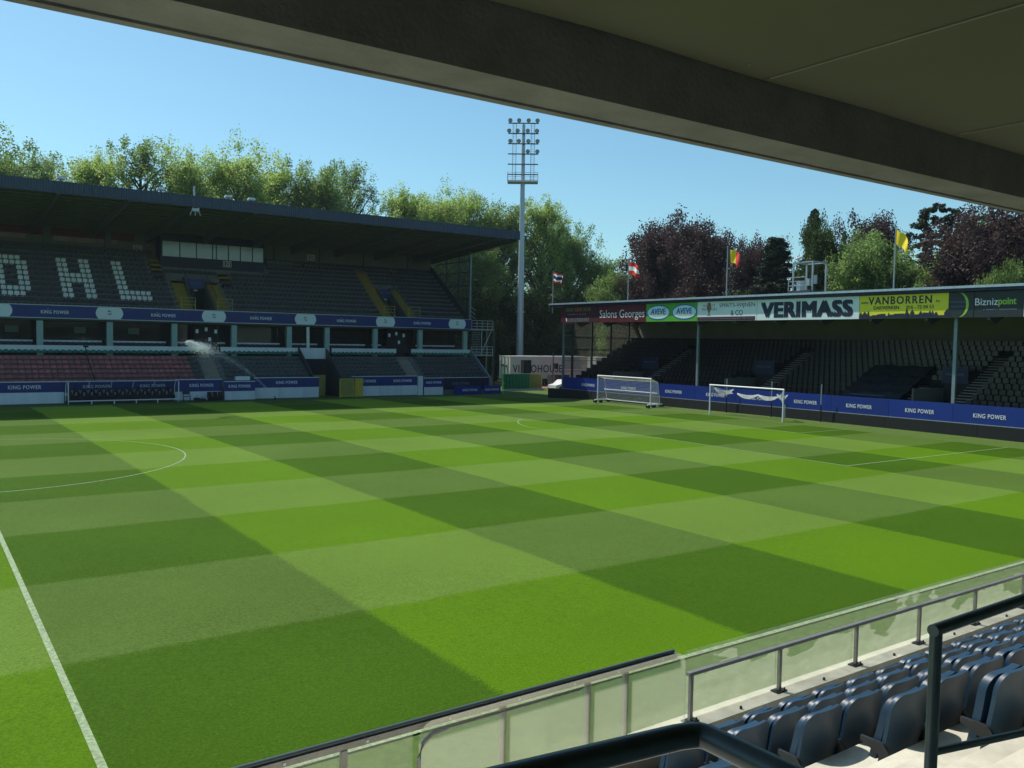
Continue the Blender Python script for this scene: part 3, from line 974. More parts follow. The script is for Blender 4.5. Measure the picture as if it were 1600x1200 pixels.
# chairs and bits in front of board
ch = thing('folding_chair', 'small dark folding chair at the right end of the dugout', 'chair', (19.0, 36.9, -0.25))
c_ = MB()
for x in (18.7, 19.3):
    c_.tube((x, 36.7, -0.25), (x, 37.2, 0.65), 0.025, 6)
    c_.tube((x, 37.2, -0.25), (x, 36.8, 0.25), 0.025, 6)
c_.build('frame', 'bracket', ch)
MB().box(18.68, 19.32, 36.75, 37.15, 0.2, 0.25).build('seat', 'bannerred', ch)
MB().box(18.68, 19.32, 37.12, 37.16, 0.4, 0.66).build('backrest', 'bracket', ch)
bn = thing('bench', 'row of three black bucket seats in front of the white panel', 'bench', (21.6, 37.0, -0.25))
MB().box(20.9, 22.3, 36.8, 36.9, -0.25, 0.05).build('bench_frame', 'black', bn)
for x in (21.1, 21.6, 22.1):
    MB().prism([(36.6, 0.05), (36.6, 0.15), (37.0, 0.15), (37.05, 0.6), (37.12, 0.6), (37.1, 0.05)], 'x', x - 0.22, x + 0.22).build('bucket_seat', 'black', bn)
for x, s in ((19.9, 0.55), (20.4, 0.4)):
    t = thing('equipment_bag', 'dark kit bag lying in front of the white panel, %s' % ('larger one' if s > 0.5 else 'smaller one'), 'bag', (x, 36.9, -0.25), 'kit bags')
    MB().prism([(-0.25 + 36.9, -0.25), (-0.2 + 36.9, -0.25 + s * 0.5), (36.9, -0.25 + s * 0.62), (37.1, -0.25 + s * 0.5), (37.15, -0.25)], 'x', x - 0.25, x + 0.25).build('bag_body', 'black', t)
    MB().path([(x - 0.15, 36.9, 0.0), (x, 36.9, -0.25 + s), (x + 0.15, 36.9, 0.0)], 0.02, 5).build('bag_handle', 'black', t)
# gates at the tunnel
def gate(name, label, x0, x1, y, z1, m, mesh=True, ang=0):
    t = thing(name, label, 'gate', (x0, y, -0.25))
    f = MB()
    for x in (x0, x1):
        f.box(x - 0.06, x + 0.06, y - 0.05, y + 0.05, -0.25, z1)
    f.box(x0 + 0.06, x1 - 0.06, y - 0.04, y + 0.04, z1 - 0.1, z1 - 0.003)
    f.box(x0 + 0.06, x1 - 0.06, y - 0.04, y + 0.04, -0.18, -0.08)
    f.build('gate_frame', m, t)
    MB().box(x0 + 0.061, x1 - 0.061, y - 0.01, y + 0.01, -0.08, z1 - 0.1).build('gate_infill', 'olivemesh' if mesh else m, t)
    return t
gate('yellow_gate', 'yellow framed gate standing open at the tunnel mouth', 34.35, 35.85, 37.3, 1.7, 'yellowgate')
gate('yellow_gate', 'narrow yellow gate in front of the long board', 36.0, 36.75, 37.1, 1.72, 'yellowgate', mesh=False)
gate('tunnel_gate', 'dark olive gate deep inside the tunnel', 32.0, 33.6, 39.5, 2.0, 'olivemesh')
for x in (34.2, 38.2):
    pass
# black pole leaning over the red seats
pl = thing('camera_pole', 'thin black pole with a small head in front of the red seats', 'pole', (11.3, 38.2, 1.6))
MB().path([(11.5, 38.15, 1.65), (11.0, 38.15, 3.3), (10.7, 38.15, 4.7)], 0.05, 6).build('pole', 'black', pl)
MB().box(10.55, 10.95, 38.05, 38.2, 4.65, 4.8).build('pole_head', 'black', pl)
# front guard rail of the lower tier
gr = MB()
for (a, b) in LB:
    x = a + 0.1
    while x < b:
        gr.box(x - 0.02, x + 0.02, 38.34, 38.38, 1.15, 2.2)
        x += 0.9
    gr.box(a, b, 38.34, 38.38, 2.17, 2.21)
gr.build('front_guard_rail', 'steeldark', GS)

# --- stair tower at the right end of the grandstand
sc_ = thing('access_platform', 'grey steel access platform and stair at the right end of the grandstand', 'platform', (55.3, 43.6, -0.3))
for z in (4.0, 7.15):
    MB().box(53.75, 57.0, 42.9, 44.6, z, z + 0.16).build('deck', 'galv', sc_)
    g = MB()
    for zz in (0.45, 0.8, 1.15):
        g.tube((53.8, 42.95, z + zz), (57.0, 42.95, z + zz), 0.035, 6)
    for i in range(5):
        x = 53.85 + 0.78 * i
        g.tube((x, 42.95, z + 0.16), (x, 42.95, z + 1.18), 0.03, 6)
    g.build('guard_rail', 'galv', sc_)
for x in (57.2,):
    MB().box(x - 0.12, x + 0.12, 43.0, 43.24, -0.4, 7.3).build('post', 'steeldark', sc_)
    MB().box(x - 0.12, x + 0.12, 44.4, 44.6, -0.4, 7.3).build('post', 'steeldark', sc_)
for i in range(14):
    MB().box(54.0, 55.2, 43.1 + 0.0, 43.3 + 0.0, 4.3 + 0.21 * i, 4.34 + 0.21 * i).build('stair_tread', 'galv', sc_)
MB().tube((55.4, 43.2, 4.2), (56.9, 43.2, 7.1), 0.05, 6).build('brace', 'galv', sc_)
MB().tube((55.5, 43.2, 4.2), (55.5, 43.2, 7.1), 0.05, 6).build('brace', 'galv', sc_)
for z in (9.0, 9.5, 10.0):
    MB().tube((53.6, 43.0, z), (54.4, 43.0, z - 0.5), 0.035, 6).build('upper_stair_rail', 'galv', sc_)

# ------------------------------------------------------------------ end stand behind the goal
ES = thing('end_stand', 'covered single-tier stand behind the goal with black seats and sign boards', 'stand', (60, 3, 0))
YN, YF = -46.0, 26.4
NE = 13
def ex(k):
    return 55.9 + 0.72 * k
def ez(k):
    return 1.30 + 0.37 * k
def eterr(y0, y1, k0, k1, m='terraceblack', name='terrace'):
    poly = [(ex(k0) - 0.64, 0), (ex(k0) - 0.64, ez(k0))]
    for k in range(k0, k1):
        poly += [(ex(k) + 0.08, ez(k)), (ex(k) + 0.08, ez(k) + 0.37)] if k < k1 - 1 else [(ex(k) + 0.3, ez(k))]
    poly += [(ex(k1 - 1) + 0.3, 0)]
    mb = MB()
    n = len(poly)
    vs = [(p[0], y0, p[1]) for p in poly] + [(p[0], y1, p[1]) for p in poly]
    mb.add(vs, [tuple(range(n)), tuple(range(n, 2 * n))[::-1]] + [(i, n + i, n + (i + 1) % n, (i + 1) % n) for i in range(n)])
    return mb.build(name, m, ES)
def estair(y0, y1, k0, k1):
    mb = MB()
    for i in range((k1 - k0) * 2):
        x = ex(k0) - 0.28 + 0.36 * i
        z = ez(k0) + 0.185 * i
        mb.box(x + 0.05, x + 0.36, y0, y1, max(0.0, z - 0.6), z + 0.13)
        box('stair_tread', 'stair', ES, x, x + 0.385, y0, y1, z + 0.132, z + 0.185)
    return mb.build('stair_flight', 'terraceblack', ES)
VOM = [(16.4, 19.0), (2.4, 4.7), (-14.2, -12.2), (-30, -28)]
gaps = []
for (a, b) in VOM:
    estair(b + 0.01, b + 1.25, 0, 5)
    estair(a - 1.25, a - 0.01, 0, 11)
    eterr(a + 0.005, b - 0.005, 6, NE)
    eterr(b + 0.005, b + 1.255, 5, NE)
    eterr(a - 1.255, a - 0.005, 11, NE)
    box('vomitory_wall', 'wallgreen', ES, ex(0) - 0.5, ex(5), b - 0.14, b - 0.006, 0.5, 3.0)
    box('vomitory_void', 'black', ES, ex(5) - 0.2, ex(5) - 0.1, a + 0.01, b - 0.15, 0.5, 3.7)
    p = box('vomitory_board', 'navy', ES, ex(5) - 0.32, ex(5) - 0.26, a + 0.05, b - 0.05, 3.35, 4.55)
    text('KING POWER', 'letterdim', p, (ex(5) - 0.33, (a + b) / 2, 4.0), GX, FZ, (b - a) * 0.65, 0.17, bold=0.01)
    gaps.append((a - 1.27, b + 1.27))
ys = sorted(gaps)
cur = YN
for a, b in ys:
    eterr(cur, a, 0, NE)
    cur = b
eterr(cur, YF - 0.1, 0, NE)
# tarpaulin over a block of seats
tp = thing('dark_tarpaulin', 'dark tarpaulin with white script spread over seats behind the goal', 'tarpaulin', (58, -9, 2))
tv, tf = [], []
nk, ny = 14, 10
for i in range(nk + 1):
    x = ex(0) - 0.3 + (ex(7) - ex(0)) * i / nk
    z = ez(0) + 0.62 + (ez(7) - ez(0)) * i / nk
    for j in range(ny + 1):
        y = -10.9 + 4.8 * j / ny
        tv.append((x, y, z + 0.05 * math.sin(j * 1.7 + i) + 0.06 * math.cos(i * 2.1)))
for i in range(nk):
    for j in range(ny):
        q = i * (ny + 1) + j
        tf.append((q, q + ny + 1, q + ny + 2, q + 1))
MB().add(tv, tf).build('sheet', 'signdark', tp)
sl = Vector((ex(7) - ex(0), 0, ez(7) - ez(0))).normalized()
sq = [(ex(0) + 0.1 + 0.12 * math.sin(i * 1.9) * sl.x, -7.0 - 0.055 * i, ez(0) + 1.02 + 0.12 * math.sin(i * 1.9) * 0.5 + 0.02 * math.cos(i * 3.1)) for i in range(52)]
MB().path(sq, 0.022, 5).build('script_line', 'letterdim', tp)
# back wall, roof, fascia
box('back_wall', 'wallcream', ES, 65.9, 66.2, YN, YF, 0, 9.0)
box('back_wall_skirt', 'black', ES, 65.6, 65.88, YN, YF, 5.0, 6.12)
MB().prism([(53.75, 9.55), (53.75, 9.75), (66.4, 9.0), (66.4, 8.7)], 'y', YN, YF + 0.6).build('roof', 'roofunder', ES)
MB().prism([(53.6, 9.76), (53.6, 9.80), (66.5, 9.05), (66.5, 9.01)], 'y', YN, YF + 0.9).build('roof_sheet', 'roofclad', ES)
box('roof_edge_trim', 'rooftrim', ES, 53.55, 53.65, YN, YF + 0.9, 9.74, 9.90)
box('roof_gutter', 'navy', ES, 53.66, 53.74, YN, YF + 0.9, 9.55, 9.75)
y = -42.5
while y < YF:
    MB().prism([(54.0, 7.7), (54.0, 9.5), (65.8, 8.8), (65.8, 8.3), (58.0, 8.6), (55.2, 7.7), (54.6, 7.45)], 'y', y - 0.1, y + 0.1).build('roof_truss', 'steeldark', ES)
    y += 4.1
for y in (-38.1, -15.4, 7.35, 26.35):
    box('roof_post', 'postblue', ES, 54.82, 55.0, y - 0.11, y + 0.11, 0.0, 8.6)
# end screen
for x in (56.2, 58.9, 61.6, 64.3):
    box('screen_post', 'steeldark', ES, x - 0.1, x + 0.1, YF - 0.05, YF + 0.12, 0.0, 8.9)
for z in (3.9, 5.3, 6.6):
    box('screen_transom', 'galv', ES, 54.9, 65.8, YF + 0.13, YF + 0.18, z - 0.04, z + 0.04)
for a, b in ((54.9, 56.1), (56.3, 58.8), (59.0, 61.5), (61.7, 64.2), (64.4, 65.8)):
    box('screen_glass', 'glass_stand', ES, a, b, YF, YF + 0.02, 3.0, 8.4)
MB().prism([(64.4, 8.1), (64.8, 8.1), (66.0, 6.2), (65.6, 6.2)], 'y', YF - 0.5, YF - 0.2).build('raking_strut', 'wallcream', ES)
box('side_rail', 'steeldark', ES, 55.0, 62.0, YF - 0.02, YF + 0.02, 2.75, 2.8)
# seats
sb = []
for k in range(NE):
    y = YN + 0.4
    while y < YF - 0.3:
        ok = True
        for (a, b) in VOM:
            if a - 1.3 < y < a and k < 11:
                ok = False
            if a <= y <= b and k < 7:
                ok = False
            if b < y < b + 1.3 and k < 5:
                ok = False
        if -11.2 < y < -5.9 and k < 7:
            ok = False
        if ok:
            sb.append((ex(k), y, ez(k), -math.pi / 2))
        y += 0.5
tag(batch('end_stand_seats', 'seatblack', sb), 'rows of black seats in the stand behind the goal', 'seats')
# pitch-side boards of the end stand
segs = [26.0, 24.6, 19.2, 12.6, 7.3, 2.75, -1.8, -6.3, -10.95, -15.5, -20.3, -27, -34, -41]
pos = ['first from the left corner', 'second from the left corner', 'behind the portable goal, left half', 'behind the portable goal, right half', 'left of the permanent goal', 'behind the left half of the permanent goal', 'behind the right post of the permanent goal', 'with the third net pole in front', 'below the tarpaulin', 'left of the right roof post', 'at the right edge of the photo', 'out past the right edge', 'farther past the right edge']
for i in range(len(segs) - 1):
    a, b = segs[i], segs[i + 1]
    t = thing('perimeter_board', 'blue perimeter board behind the goal line, ' + pos[i], 'board', (54.8, (a + b) / 2, 0.9), 'blue boards in front of the end stand')
    p = box('blue_panel', 'blueboard', t, 54.68, 54.76, b + 0.01, a - 0.01, 0.98, 2.2)
    box('bottom_trim', 'galv', t, 54.66, 54.77, b + 0.01, a - 0.01, 0.93, 0.975)
    if i:
        text('KING POWER', 'letter', p, (54.675, (a + b) / 2, 1.52), GX, FZ, 2.05, 0.28, bold=0.012, space=1.12)
for i in range(11):
    a = 27.6 - 6.4 * i
    b = a - 6.38
    dx = 0.75 if i == 0 else 0.0
    t = thing('black_barrier', 'low black padded barrier at the foot of the end stand, %s from the left' % nth(i + 1), 'barrier', (54.6, (a + b) / 2, 0), 'black barriers along the end stand')
    mb = MB()
    mb.add([(53.9 if i == 0 else 54.6, a, -0.4), (54.6, b, -0.2), (54.6, b, 0.92), (53.9 if i == 0 else 54.6, a, 0.92), (54.66 if i else 54.5, a, -0.4), (54.65, b, -0.2), (54.65, b, 0.92), (54.66 if i else 54.5, a, 0.92)],
           [(0, 3, 2, 1), (4, 5, 6, 7), (3, 7, 6, 2), (0, 1, 5, 4), (0, 4, 7, 3), (1, 2, 6, 5)])
    mb.build('barrier_panel', 'black', t)
# sign boards on the fascia
XS = 53.9
def sign(label, ya, yb, m, z0=7.86, z1=9.5, name='fascia_sign'):
    t = thing(name, label, 'sign', (XS, (ya + yb) / 2, z0), None)
    p = MB().box(XS, XS + 0.06, yb + 0.01, ya - 0.01, z0, z1).build('sign_panel', m, t)
    return t
def marks_row(parent, x, ya, yb, zc, h, seed):
    """lettering too small to read in the photograph: a row of letter-sized strokes"""
    r_ = random.Random(seed)
    mb = MB()
    y = ya
    while y > yb:
        w = r_.uniform(0.3, 0.8) * h
        if r_.random() > 0.12:
            mb.box(x, x + 0.006, y - w, y, zc - h / 2, zc + h * r_.choice((0.2, 0.3, 0.5)))
        y -= w + 0.35 * h
    o = mb.build('fine_print', 'letterdim', parent)
    o['kind'] = 'stuff'
def disc(cx_y, cz, ry, rz, n=28):
    return [(cx_y + ry * math.cos(2 * math.pi * k / n), cz + rz * math.sin(2 * math.pi * k / n)) for k in range(n)]
def flat(poly, x, m, parent, name):
    """outline in (y, z) as a thin plate at x"""
    return MB().prism(poly, 'x', x, x + 0.008).build(name, m, parent)
t = sign('dark maroon sign with small food pictures at the left end of the end stand roof', 25.6, 19.7, 'signmaroon')
flat([(25.55, 7.9), (25.55, 9.4), (24.9, 8.9), (24.7, 7.9)], XS - 0.010, 'signred', t, 'red_corner')
for yy, m in ((24.2, 'foodolive'), (22.8, 'foodorange'), (21.4, 'foodolive')):
    flat([(yy - 0.6, 9.0), (yy + 0.6, 9.0), (yy + 0.6, 9.4), (yy - 0.6, 9.4)], XS - 0.012, m, t, 'food_picture')
marks_row(t, XS - 0.01, 24.6, 21.6, 8.72, 0.15, 4)
text('LEKKERBEKSKE', 'galv', t, (XS - 0.002, 22.7, 8.14), GX, FZ, 3.3, 0.36, bold=-0.006)
flat([(24.75, 7.98), (24.95, 8.2), (24.85, 8.38), (24.6, 8.3), (24.55, 7.98)], XS - 0.010, 'letter', t, 'sign_icon')
t = sign('dark red sign reading Salons Georges', 19.68, 12.95, 'signred')
text('Salons Georges', 'letter', t, (XS - 0.002, 16.3, 8.55), GX, FZ, 6.3, 1.0, bold=-0.004)
t = sign('bright green sign with two pale oval logos', 12.93, 6.65, 'signgreen')
for cy in (11.35, 8.15):
    flat(disc(cy, 8.68, 1.48, 0.68), XS - 0.010, 'avblue', t, 'oval_border')
    flat(disc(cy, 8.68, 1.38, 0.58), XS - 0.020, 'avpale', t, 'oval_field')
    text('AVEVE', 'avblue', t, (XS - 0.022, cy, 8.78), GX, FZ, 1.85, 0.50, bold=0.03, shear=0.12)
    flat([(cy - 0.95, 8.36), (cy + 0.75, 8.33), (cy + 0.75, 8.39), (cy - 0.95, 8.42)], XS - 0.026, 'avgold', t, 'gold_line')
t = sign('white sign reading spirits and wijnen with dark red stripe', 6.63, 0.25, 'signwhite')
text('SPIRITS-WIJNEN', 'ink', t, (XS - 0.002, 2.3, 9.1), GX, FZ, 3.7, 0.42, bold=-0.005)
text('& CO', 'ink', t, (XS - 0.002, 2.3, 8.52), GX, FZ, 1.25, 0.42, bold=-0.002)
flat([(6.6, 7.88), (0.4, 7.88), (0.4, 8.2), (6.6, 8.2)], XS - 0.010, 'signmaroon', t, 'stripe')
text('www.spiritswijnen.be', 'letterdim', t, (XS - 0.012, 5.3, 8.03), GX, FZ, 2.2, 0.16)
text('Brusselsesteenweg 560 - 3020 Herent', 'letterdim', t, (XS - 0.012, 2.3, 8.03), GX, FZ, 3.5, 0.17)
text('VAN ET', 'postgrey', t, (XS - 0.002, 5.3, 9.15), GX, FZ, 1.4, 0.24)
text('WAENH', 'postgrey', t, (XS - 0.002, 5.3, 8.85), GX, FZ, 1.7, 0.26)
flat([(5.45, 9.4), (5.15, 9.4), (5.05, 8.9), (5.2, 8.66), (5.26, 8.4), (5.06, 8.32), (5.54, 8.32), (5.34, 8.4), (5.4, 8.66), (5.55, 8.9)], XS - 0.012, 'foodorange', t, 'glass_emblem')
t = sign('white sign with big dark letters reading VERIMASS', 0.23, -8.86, 'signwhite')
text('VERIMASS', 'ink', t, (XS - 0.002, -4.28, 8.66), GX, FZ, 8.0, 1.12, bold=0.075, space=1.08)
t = sign('yellow roofing sign with black village skyline', -8.88, -15.35, 'signyellow')
text('VANBORREN', 'ink', t, (XS - 0.002, -11.9, 9.12), GX, FZ, 4.6, 0.52, bold=0.02, space=1.2)
text('www.', 'ink', t, (XS - 0.002, -9.3, 8.98), GX, FZ, 0.55, 0.14)
text('.be', 'ink', t, (XS - 0.002, -14.6, 9.0), GX, FZ, 0.3, 0.18)
text('DAKWERKEN', 'ink', t, (XS - 0.002, -10.95, 8.62), GX, FZ, 1.9, 0.24, bold=0.012)
text('016 - 72 04 53', 'ink', t, (XS - 0.002, -13.4, 8.62), GX, FZ, 1.9, 0.24, bold=0.006)
pts = [(-8.9, 7.87)]
y = -8.9
rr = random.Random(3)
while y > -15.2:
    w = rr.choice((0.16, 0.22, 0.3, 0.4))
    h = rr.uniform(0.10, 0.34)
    if -12.4 < y < -12.1:
        pts += [(y, 8.1), (y - 0.14, 8.62), (y - 0.28, 8.1)]
    elif rr.random() < 0.5:
        pts += [(y, 7.9 + h), (y - w / 2, 8.02 + h + 0.12), (y - w, 7.9 + h)]
    else:
        pts += [(y, 7.92 + h), (y - w, 7.92 + h)]
    y -= w
pts += [(y, 7.87)]
sk = MB()
for (p, q) in zip(pts[1:-2], pts[2:-1]):
    if abs(p[0] - q[0]) > 1e-4:
        sk.add([(XS - 0.010, p[0], 7.865), (XS - 0.010, q[0], 7.865), (XS - 0.010, q[0], q[1]), (XS - 0.010, p[0], p[1])], [(0, 1, 2, 3)])
sk.build('village_skyline', 'ink', t)
t = sign('dark sign with a lime green curved bracket', -15.37, -17.0, 'signdark')
text('DESIGNWEAR', 'letterdim', t, (XS - 0.002, -15.95, 8.88), GX, FZ, 1.0, 0.12)
text('WORKWEAR', 'letterdim', t, (XS - 0.002, -15.95, 8.58), GX, FZ, 0.9, 0.12)
arc = [(-16.05 - 0.62 * math.cos(a), 8.68 + 0.80 * math.sin(a)) for a in rng(-1.35, 1.35, 16)]
arc2 = [(-15.88 - 0.62 * math.cos(a), 8.68 + 0.84 * math.sin(a)) for a in rng(1.25, -1.25, 16)]
flat(arc + arc2, XS - 0.012, 'lime', t, 'green_bracket')
t = sign('dark sign with white and green lettering at the right photo edge', -17.02, -20.0, 'signdark')
text('Bizniz', 'letter', t, (XS - 0.002, -17.78, 8.85), GX, FZ, 1.42, 0.44, bold=0.0)
text('point', 'lime', t, (XS - 0.002, -19.05, 8.78), GX, FZ, 1.05, 0.54, bold=0.02)
marks_row(t, XS - 0.01, -17.6, -19.6, 8.35, 0.09, 6)
t = sign('pale sign just entering at the right photo edge', -20.02, -27, 'signwhite')
t = sign('dark sign beyond the right photo edge', -27.02, -36, 'signdark')

# flags
def flag(label, y, top, bands, L, H, droop, seed, vert=False, x=54.3):
    t = thing('flagpole', label, 'flag', (x, y, 9.0), 'flags on the end stand roof')
    MB().tube((x, y, 8.9), (x, y, top), 0.055, 8, 0.035).build('pole', 'galv', t)
    MB().tube((x, y, top), (x, y, top + 0.08), 0.06, 8).build('pole_cap', 'galv', t)
    nu, nv = 18, 12
    r_ = random.Random(seed)
    ph = r_.uniform(0, 6)
    vs = []
    for i in range(nu + 1):
        u = i / nu
        for j in range(nv + 1):
            v = j / nv
            yy = y - 0.05 - L * u * (1 - 0.30 * droop)
            zz = top - 0.12 - H * v * (1 - 0.12 * droop * u) - droop * L * 0.75 * u ** 1.25 + 0.05 * math.sin(9 * u + ph)
            xx = x + 0.16 * math.sin(7.5 * u + 2.2 * v + ph) * u
            vs.append((xx, yy, zz))
    groups = {}
    for i in range(nu):
        for j in range(nv):
            q = i * (nv + 1) + j
            fr = (i + 0.5) / nu if vert else (j + 0.5) / nv
            for k, (lim, m) in enumerate(bands):
                if fr <= lim:
                    groups.setdefault((k, m), []).append((q, q + 1, q + nv + 2, q + nv + 1))
                    break
    cl = None
    for (k, m), fs in sorted(groups.items()):
        mb = MB()
        used = sorted({q for f in fs for q in f})
        ix = {q: n_ for n_, q in enumerate(used)}
        mb.v = [vs[q] for q in used]
        mb.f = [tuple(ix[q] for q in f) for f in fs]
        me = mb.mesh('flag_stripe', m, True)
        link('flag_stripe', me, t)
    return t
flag('red, white and navy striped flag at the left corner of the end stand', 27.6, 13.35, [(0.17, 'flagred'), (0.33, 'flagwhite'), (0.67, 'flagnavy'), (0.83, 'flagwhite'), (1.0, 'flagred')], 1.6, 1.05, 0.25, 1)
flag('red flag with one white stripe above the dark red sign', 15.9, 13.75, [(0.36, 'flagred'), (0.64, 'flagwhite'), (1.0, 'flagred')], 1.65, 1.2, 0.42, 5)
flag('black, yellow and red flag above the white spirits sign', 3.8, 14.05, [(0.22, 'flagblack'), (0.62, 'flagyellow'), (1.0, 'flagred')], 1.55, 1.1, 0.5, 9, vert=True)
flag('plain yellow flag above the yellow sign', -11.2, 14.2, [(1.0, 'flagyellow')], 1.3, 1.05, 0.9, 12)

# camera platform on the end stand roof
cp = thing('camera_platform', 'open steel camera platform on the end stand roof', 'platform', (60, -0.4, 9.4))
PX, PXb, PYl, PYr = 59.2, 61.0, 0.85, -1.05
for (x, y) in ((PX, PYl), (PX, PYr), (PXb, PYl), (PXb, PYr)):
    MB().box(x - 0.06, x + 0.06, y - 0.06, y + 0.06, 9.3, 12.9).build('upright', 'galv', cp)
mb = MB()
for x in (PX, PXb):
    mb.box(x - 0.06, x + 0.06, PYr + 0.06, PYl - 0.06, 12.8, 12.9)
for y in (PYl, PYr):
    mb.box(PX + 0.06, PXb - 0.06, y - 0.06, y + 0.06, 12.8, 12.9)
mb.build('top_frame', 'galv', cp)
box('deck', 'steeldark', cp, PX - 0.3, PXb, PYr, PYl + 0.3, 10.35, 10.5)
mb = MB()
for z in (10.9, 11.25, 11.6):
    mb.box(PX - 0.28, PX - 0.22, PYr + 0.5, PYl + 0.3, z - 0.03, z + 0.03)
for y in (PYr + 0.5, PYl + 0.27):
    mb.box(PX - 0.28, PX - 0.22, y - 0.03, y + 0.03, 10.5, 11.57)
mb.build('guard_rail', 'galv', cp)
MB().tube((PX, 0.3, 12.9), (PX, 0.3, 13.15), 0.04, 6).build('camera_stalk', 'galv', cp)
MB().tube((PX - 0.25, 0.5, 13.1), (PX + 0.1, 0.05, 13.35), 0.09, 8).build('security_camera', 'white', cp)
MB().box(PX + 0.2, PX + 0.6, -0.6, -0.25, 10.9, 11.5).build('equipment_box', 'teal', cp)
MB().tube((PX + 0.1, -1.25, 11.0), (PX + 0.1, -1.25, 11.7), 0.16, 8).build('lamp', 'galv', cp)
MB().box(PX - 0.2, PX + 0.4, 0.0, 0.35, 10.5, 11.3).build('camera_cover', 'signwhite', cp)

# ------------------------------------------------------------------ goals
def net_panel(mb, a, b, c, d, nu, nv, r=0.011, sag=0.0):
    """rectangular net a-b-c-d from thin square strands"""
    a, b, c, d = map(Vector, (a, b, c, d))
    def P(u, v):
        p = a.lerp(b, u).lerp(d.lerp(c, u), v)
        p.z -= sag * math.sin(math.pi * u) * math.sin(math.pi * v)
        return p
    def strand(p, q):
        mb.tube(p, q, r, 3, cap=False)
    for i in range(nu + 1):
        for j in range(6):
            strand(P(i / nu, j / 6), P(i / nu, (j + 1) / 6))
    for j in range(nv + 1):
        for i in range(6):
            strand(P(i / 6, j / nv), P((i + 1) / 6, j / nv))
g = thing('goal', 'permanent white goal with its net tied up under the crossbar', 'goal', (52.5, 0, 0))
for y in (3.66, -3.66):
    MB().tube((52.5, y, gz(52.5, y) - 0.02), (52.5, y, 2.50), 0.06, 12).build('goal_post', 'goalwhite', g, True)
MB().tube((52.5, 3.72, 2.50), (52.5, -3.72, 2.50), 0.06, 12).build('crossbar', 'goalwhite', g, True)
nb = MB()
def swag(y0, y1, z0, dz, xb, th):
    n = 16
    top, bot = [], []
    for i in range(n + 1):
        u = i / n
        y = y0 + (y1 - y0) * u
        s = 4 * u * (1 - u)
        top.append((xb, y, z0 - dz * 0.35 * s))
        bot.append((xb - 0.05, y, z0 - 0.06 - dz * s))
    for k in range(7):
        f_ = k / 6
        for i in range(n):
            p = Vector(top[i]).lerp(Vector(bot[i]), f_)
            q = Vector(top[i + 1]).lerp(Vector(bot[i + 1]), f_)
            nb.tube(p, q, th, 4, cap=False)
    for i in range(n):
        nb.tube(top[i], bot[i + 1 if i % 2 else i], th, 4, cap=False)
        nb.tube(top[i + 1], bot[i], th, 4, cap=False)
swag(1.55, -0.55, 1.92, 0.34, 53.4, 0.015)
swag(-0.55, -2.6, 1.92, 0.34, 53.4, 0.015)
swag(3.62, 1.6, 2.25, 0.5, 53.0, 0.009)
swag(-2.6, -3.62, 2.1, 0.4, 53.1, 0.009)
net_panel(nb, (52.56, 3.66, 2.4), (53.4, 2.2, 1.95), (53.4, 2.0, 1.85), (52.56, 3.66, 1.6), 8, 6, 0.01)
net_panel(nb, (52.56, -3.66, 2.4), (53.4, -2.6, 1.95), (53.4, -2.6, 1.85), (52.56, -3.66, 1.3), 8, 6, 0.01)
for k in range(60):
    a_ = k * 0.7
    z = 0.1 + 1.15 * k / 60
    r1 = 0.10 + 0.07 * math.sin(k * 0.9) * math.cos(k * 0.23)
    nb.tube((52.58 + r1 * math.cos(a_) * 0.6, -3.70 + r1 * math.sin(a_), z), (52.58 + r1 * math.cos(a_ + 1.9) * 0.6, -3.70 + r1 * math.sin(a_ + 1.9), z + 0.16), 0.016, 4)
nb.build('goal_net', 'net', g)
for i, (y, w) in enumerate(((3.4, 'left'), (-1.2, 'middle'), (-5.75, 'right'))):
    t = thing('net_pole', '%s of the three thin net poles behind the permanent goal' % w, 'pole', (54.25, y, 0.1), 'net poles behind the goal')
    MB().tube((54.25, y, 0.0), (54.25, y, 1.45), 0.05, 8).build('pole_base', 'black', t)
    MB().tube((54.25, y, 1.45), (54.25, y, 3.0), 0.045, 8).build('pole_top', 'galv', t)
g = thing('portable_goal', 'portable white training goal with wheels standing left of the permanent goal', 'goal', (53.0, 14.8, 0.15))
YA, YB = 18.35, 11.05
for y in (YA, YB):
    MB().tube((52.9, y, 0.18), (52.9, y, 2.66), 0.06, 12).build('goal_post', 'goalwhite', g, True)
    fb_ = MB()
    fb_.tube((52.9, y, 2.62), (53.75, y, 2.35), 0.03, 6)
    fb_.tube((53.75, y, 2.35), (54.1, y, 0.3), 0.03, 6)
    fb_.build('side_bar', 'goalwhite', g)
    MB().tube((52.55, y, 0.3), (54.35, y, 0.3), 0.07, 8).build('base_rail', 'goalwhite', g)
    for x in (52.6, 53.3, 54.3):
        for s in (-0.12, 0.12):
            MB().tube((x, y + s - 0.03, 0.16), (x, y + s + 0.03, 0.16), 0.14, 12).build('wheel', 'tyre', g)
MB().tube((52.9, YA + 0.06, 2.66), (52.9, YB - 0.06, 2.66), 0.06, 12).build('crossbar', 'goalwhite', g, True)
MB().tube((54.1, YA, 0.32), (54.1, YB, 0.32), 0.05, 8).build('ground_bar', 'goalwhite', g)
MB().tube((53.75, YA, 1.32), (53.75, YB, 1.32), 0.05, 8).build('middle_bar', 'goalwhite', g)
nb = MB()
net_panel(nb, (52.95, YA, 2.6), (52.95, YB, 2.6), (53.7, YB, 2.33), (53.7, YA, 2.33), 50, 6, 0.008, 0.1)
net_panel(nb, (53.7, YA, 2.33), (53.7, YB, 2.33), (54.1, YB, 0.3), (54.1, YA, 0.3), 56, 16, 0.008)
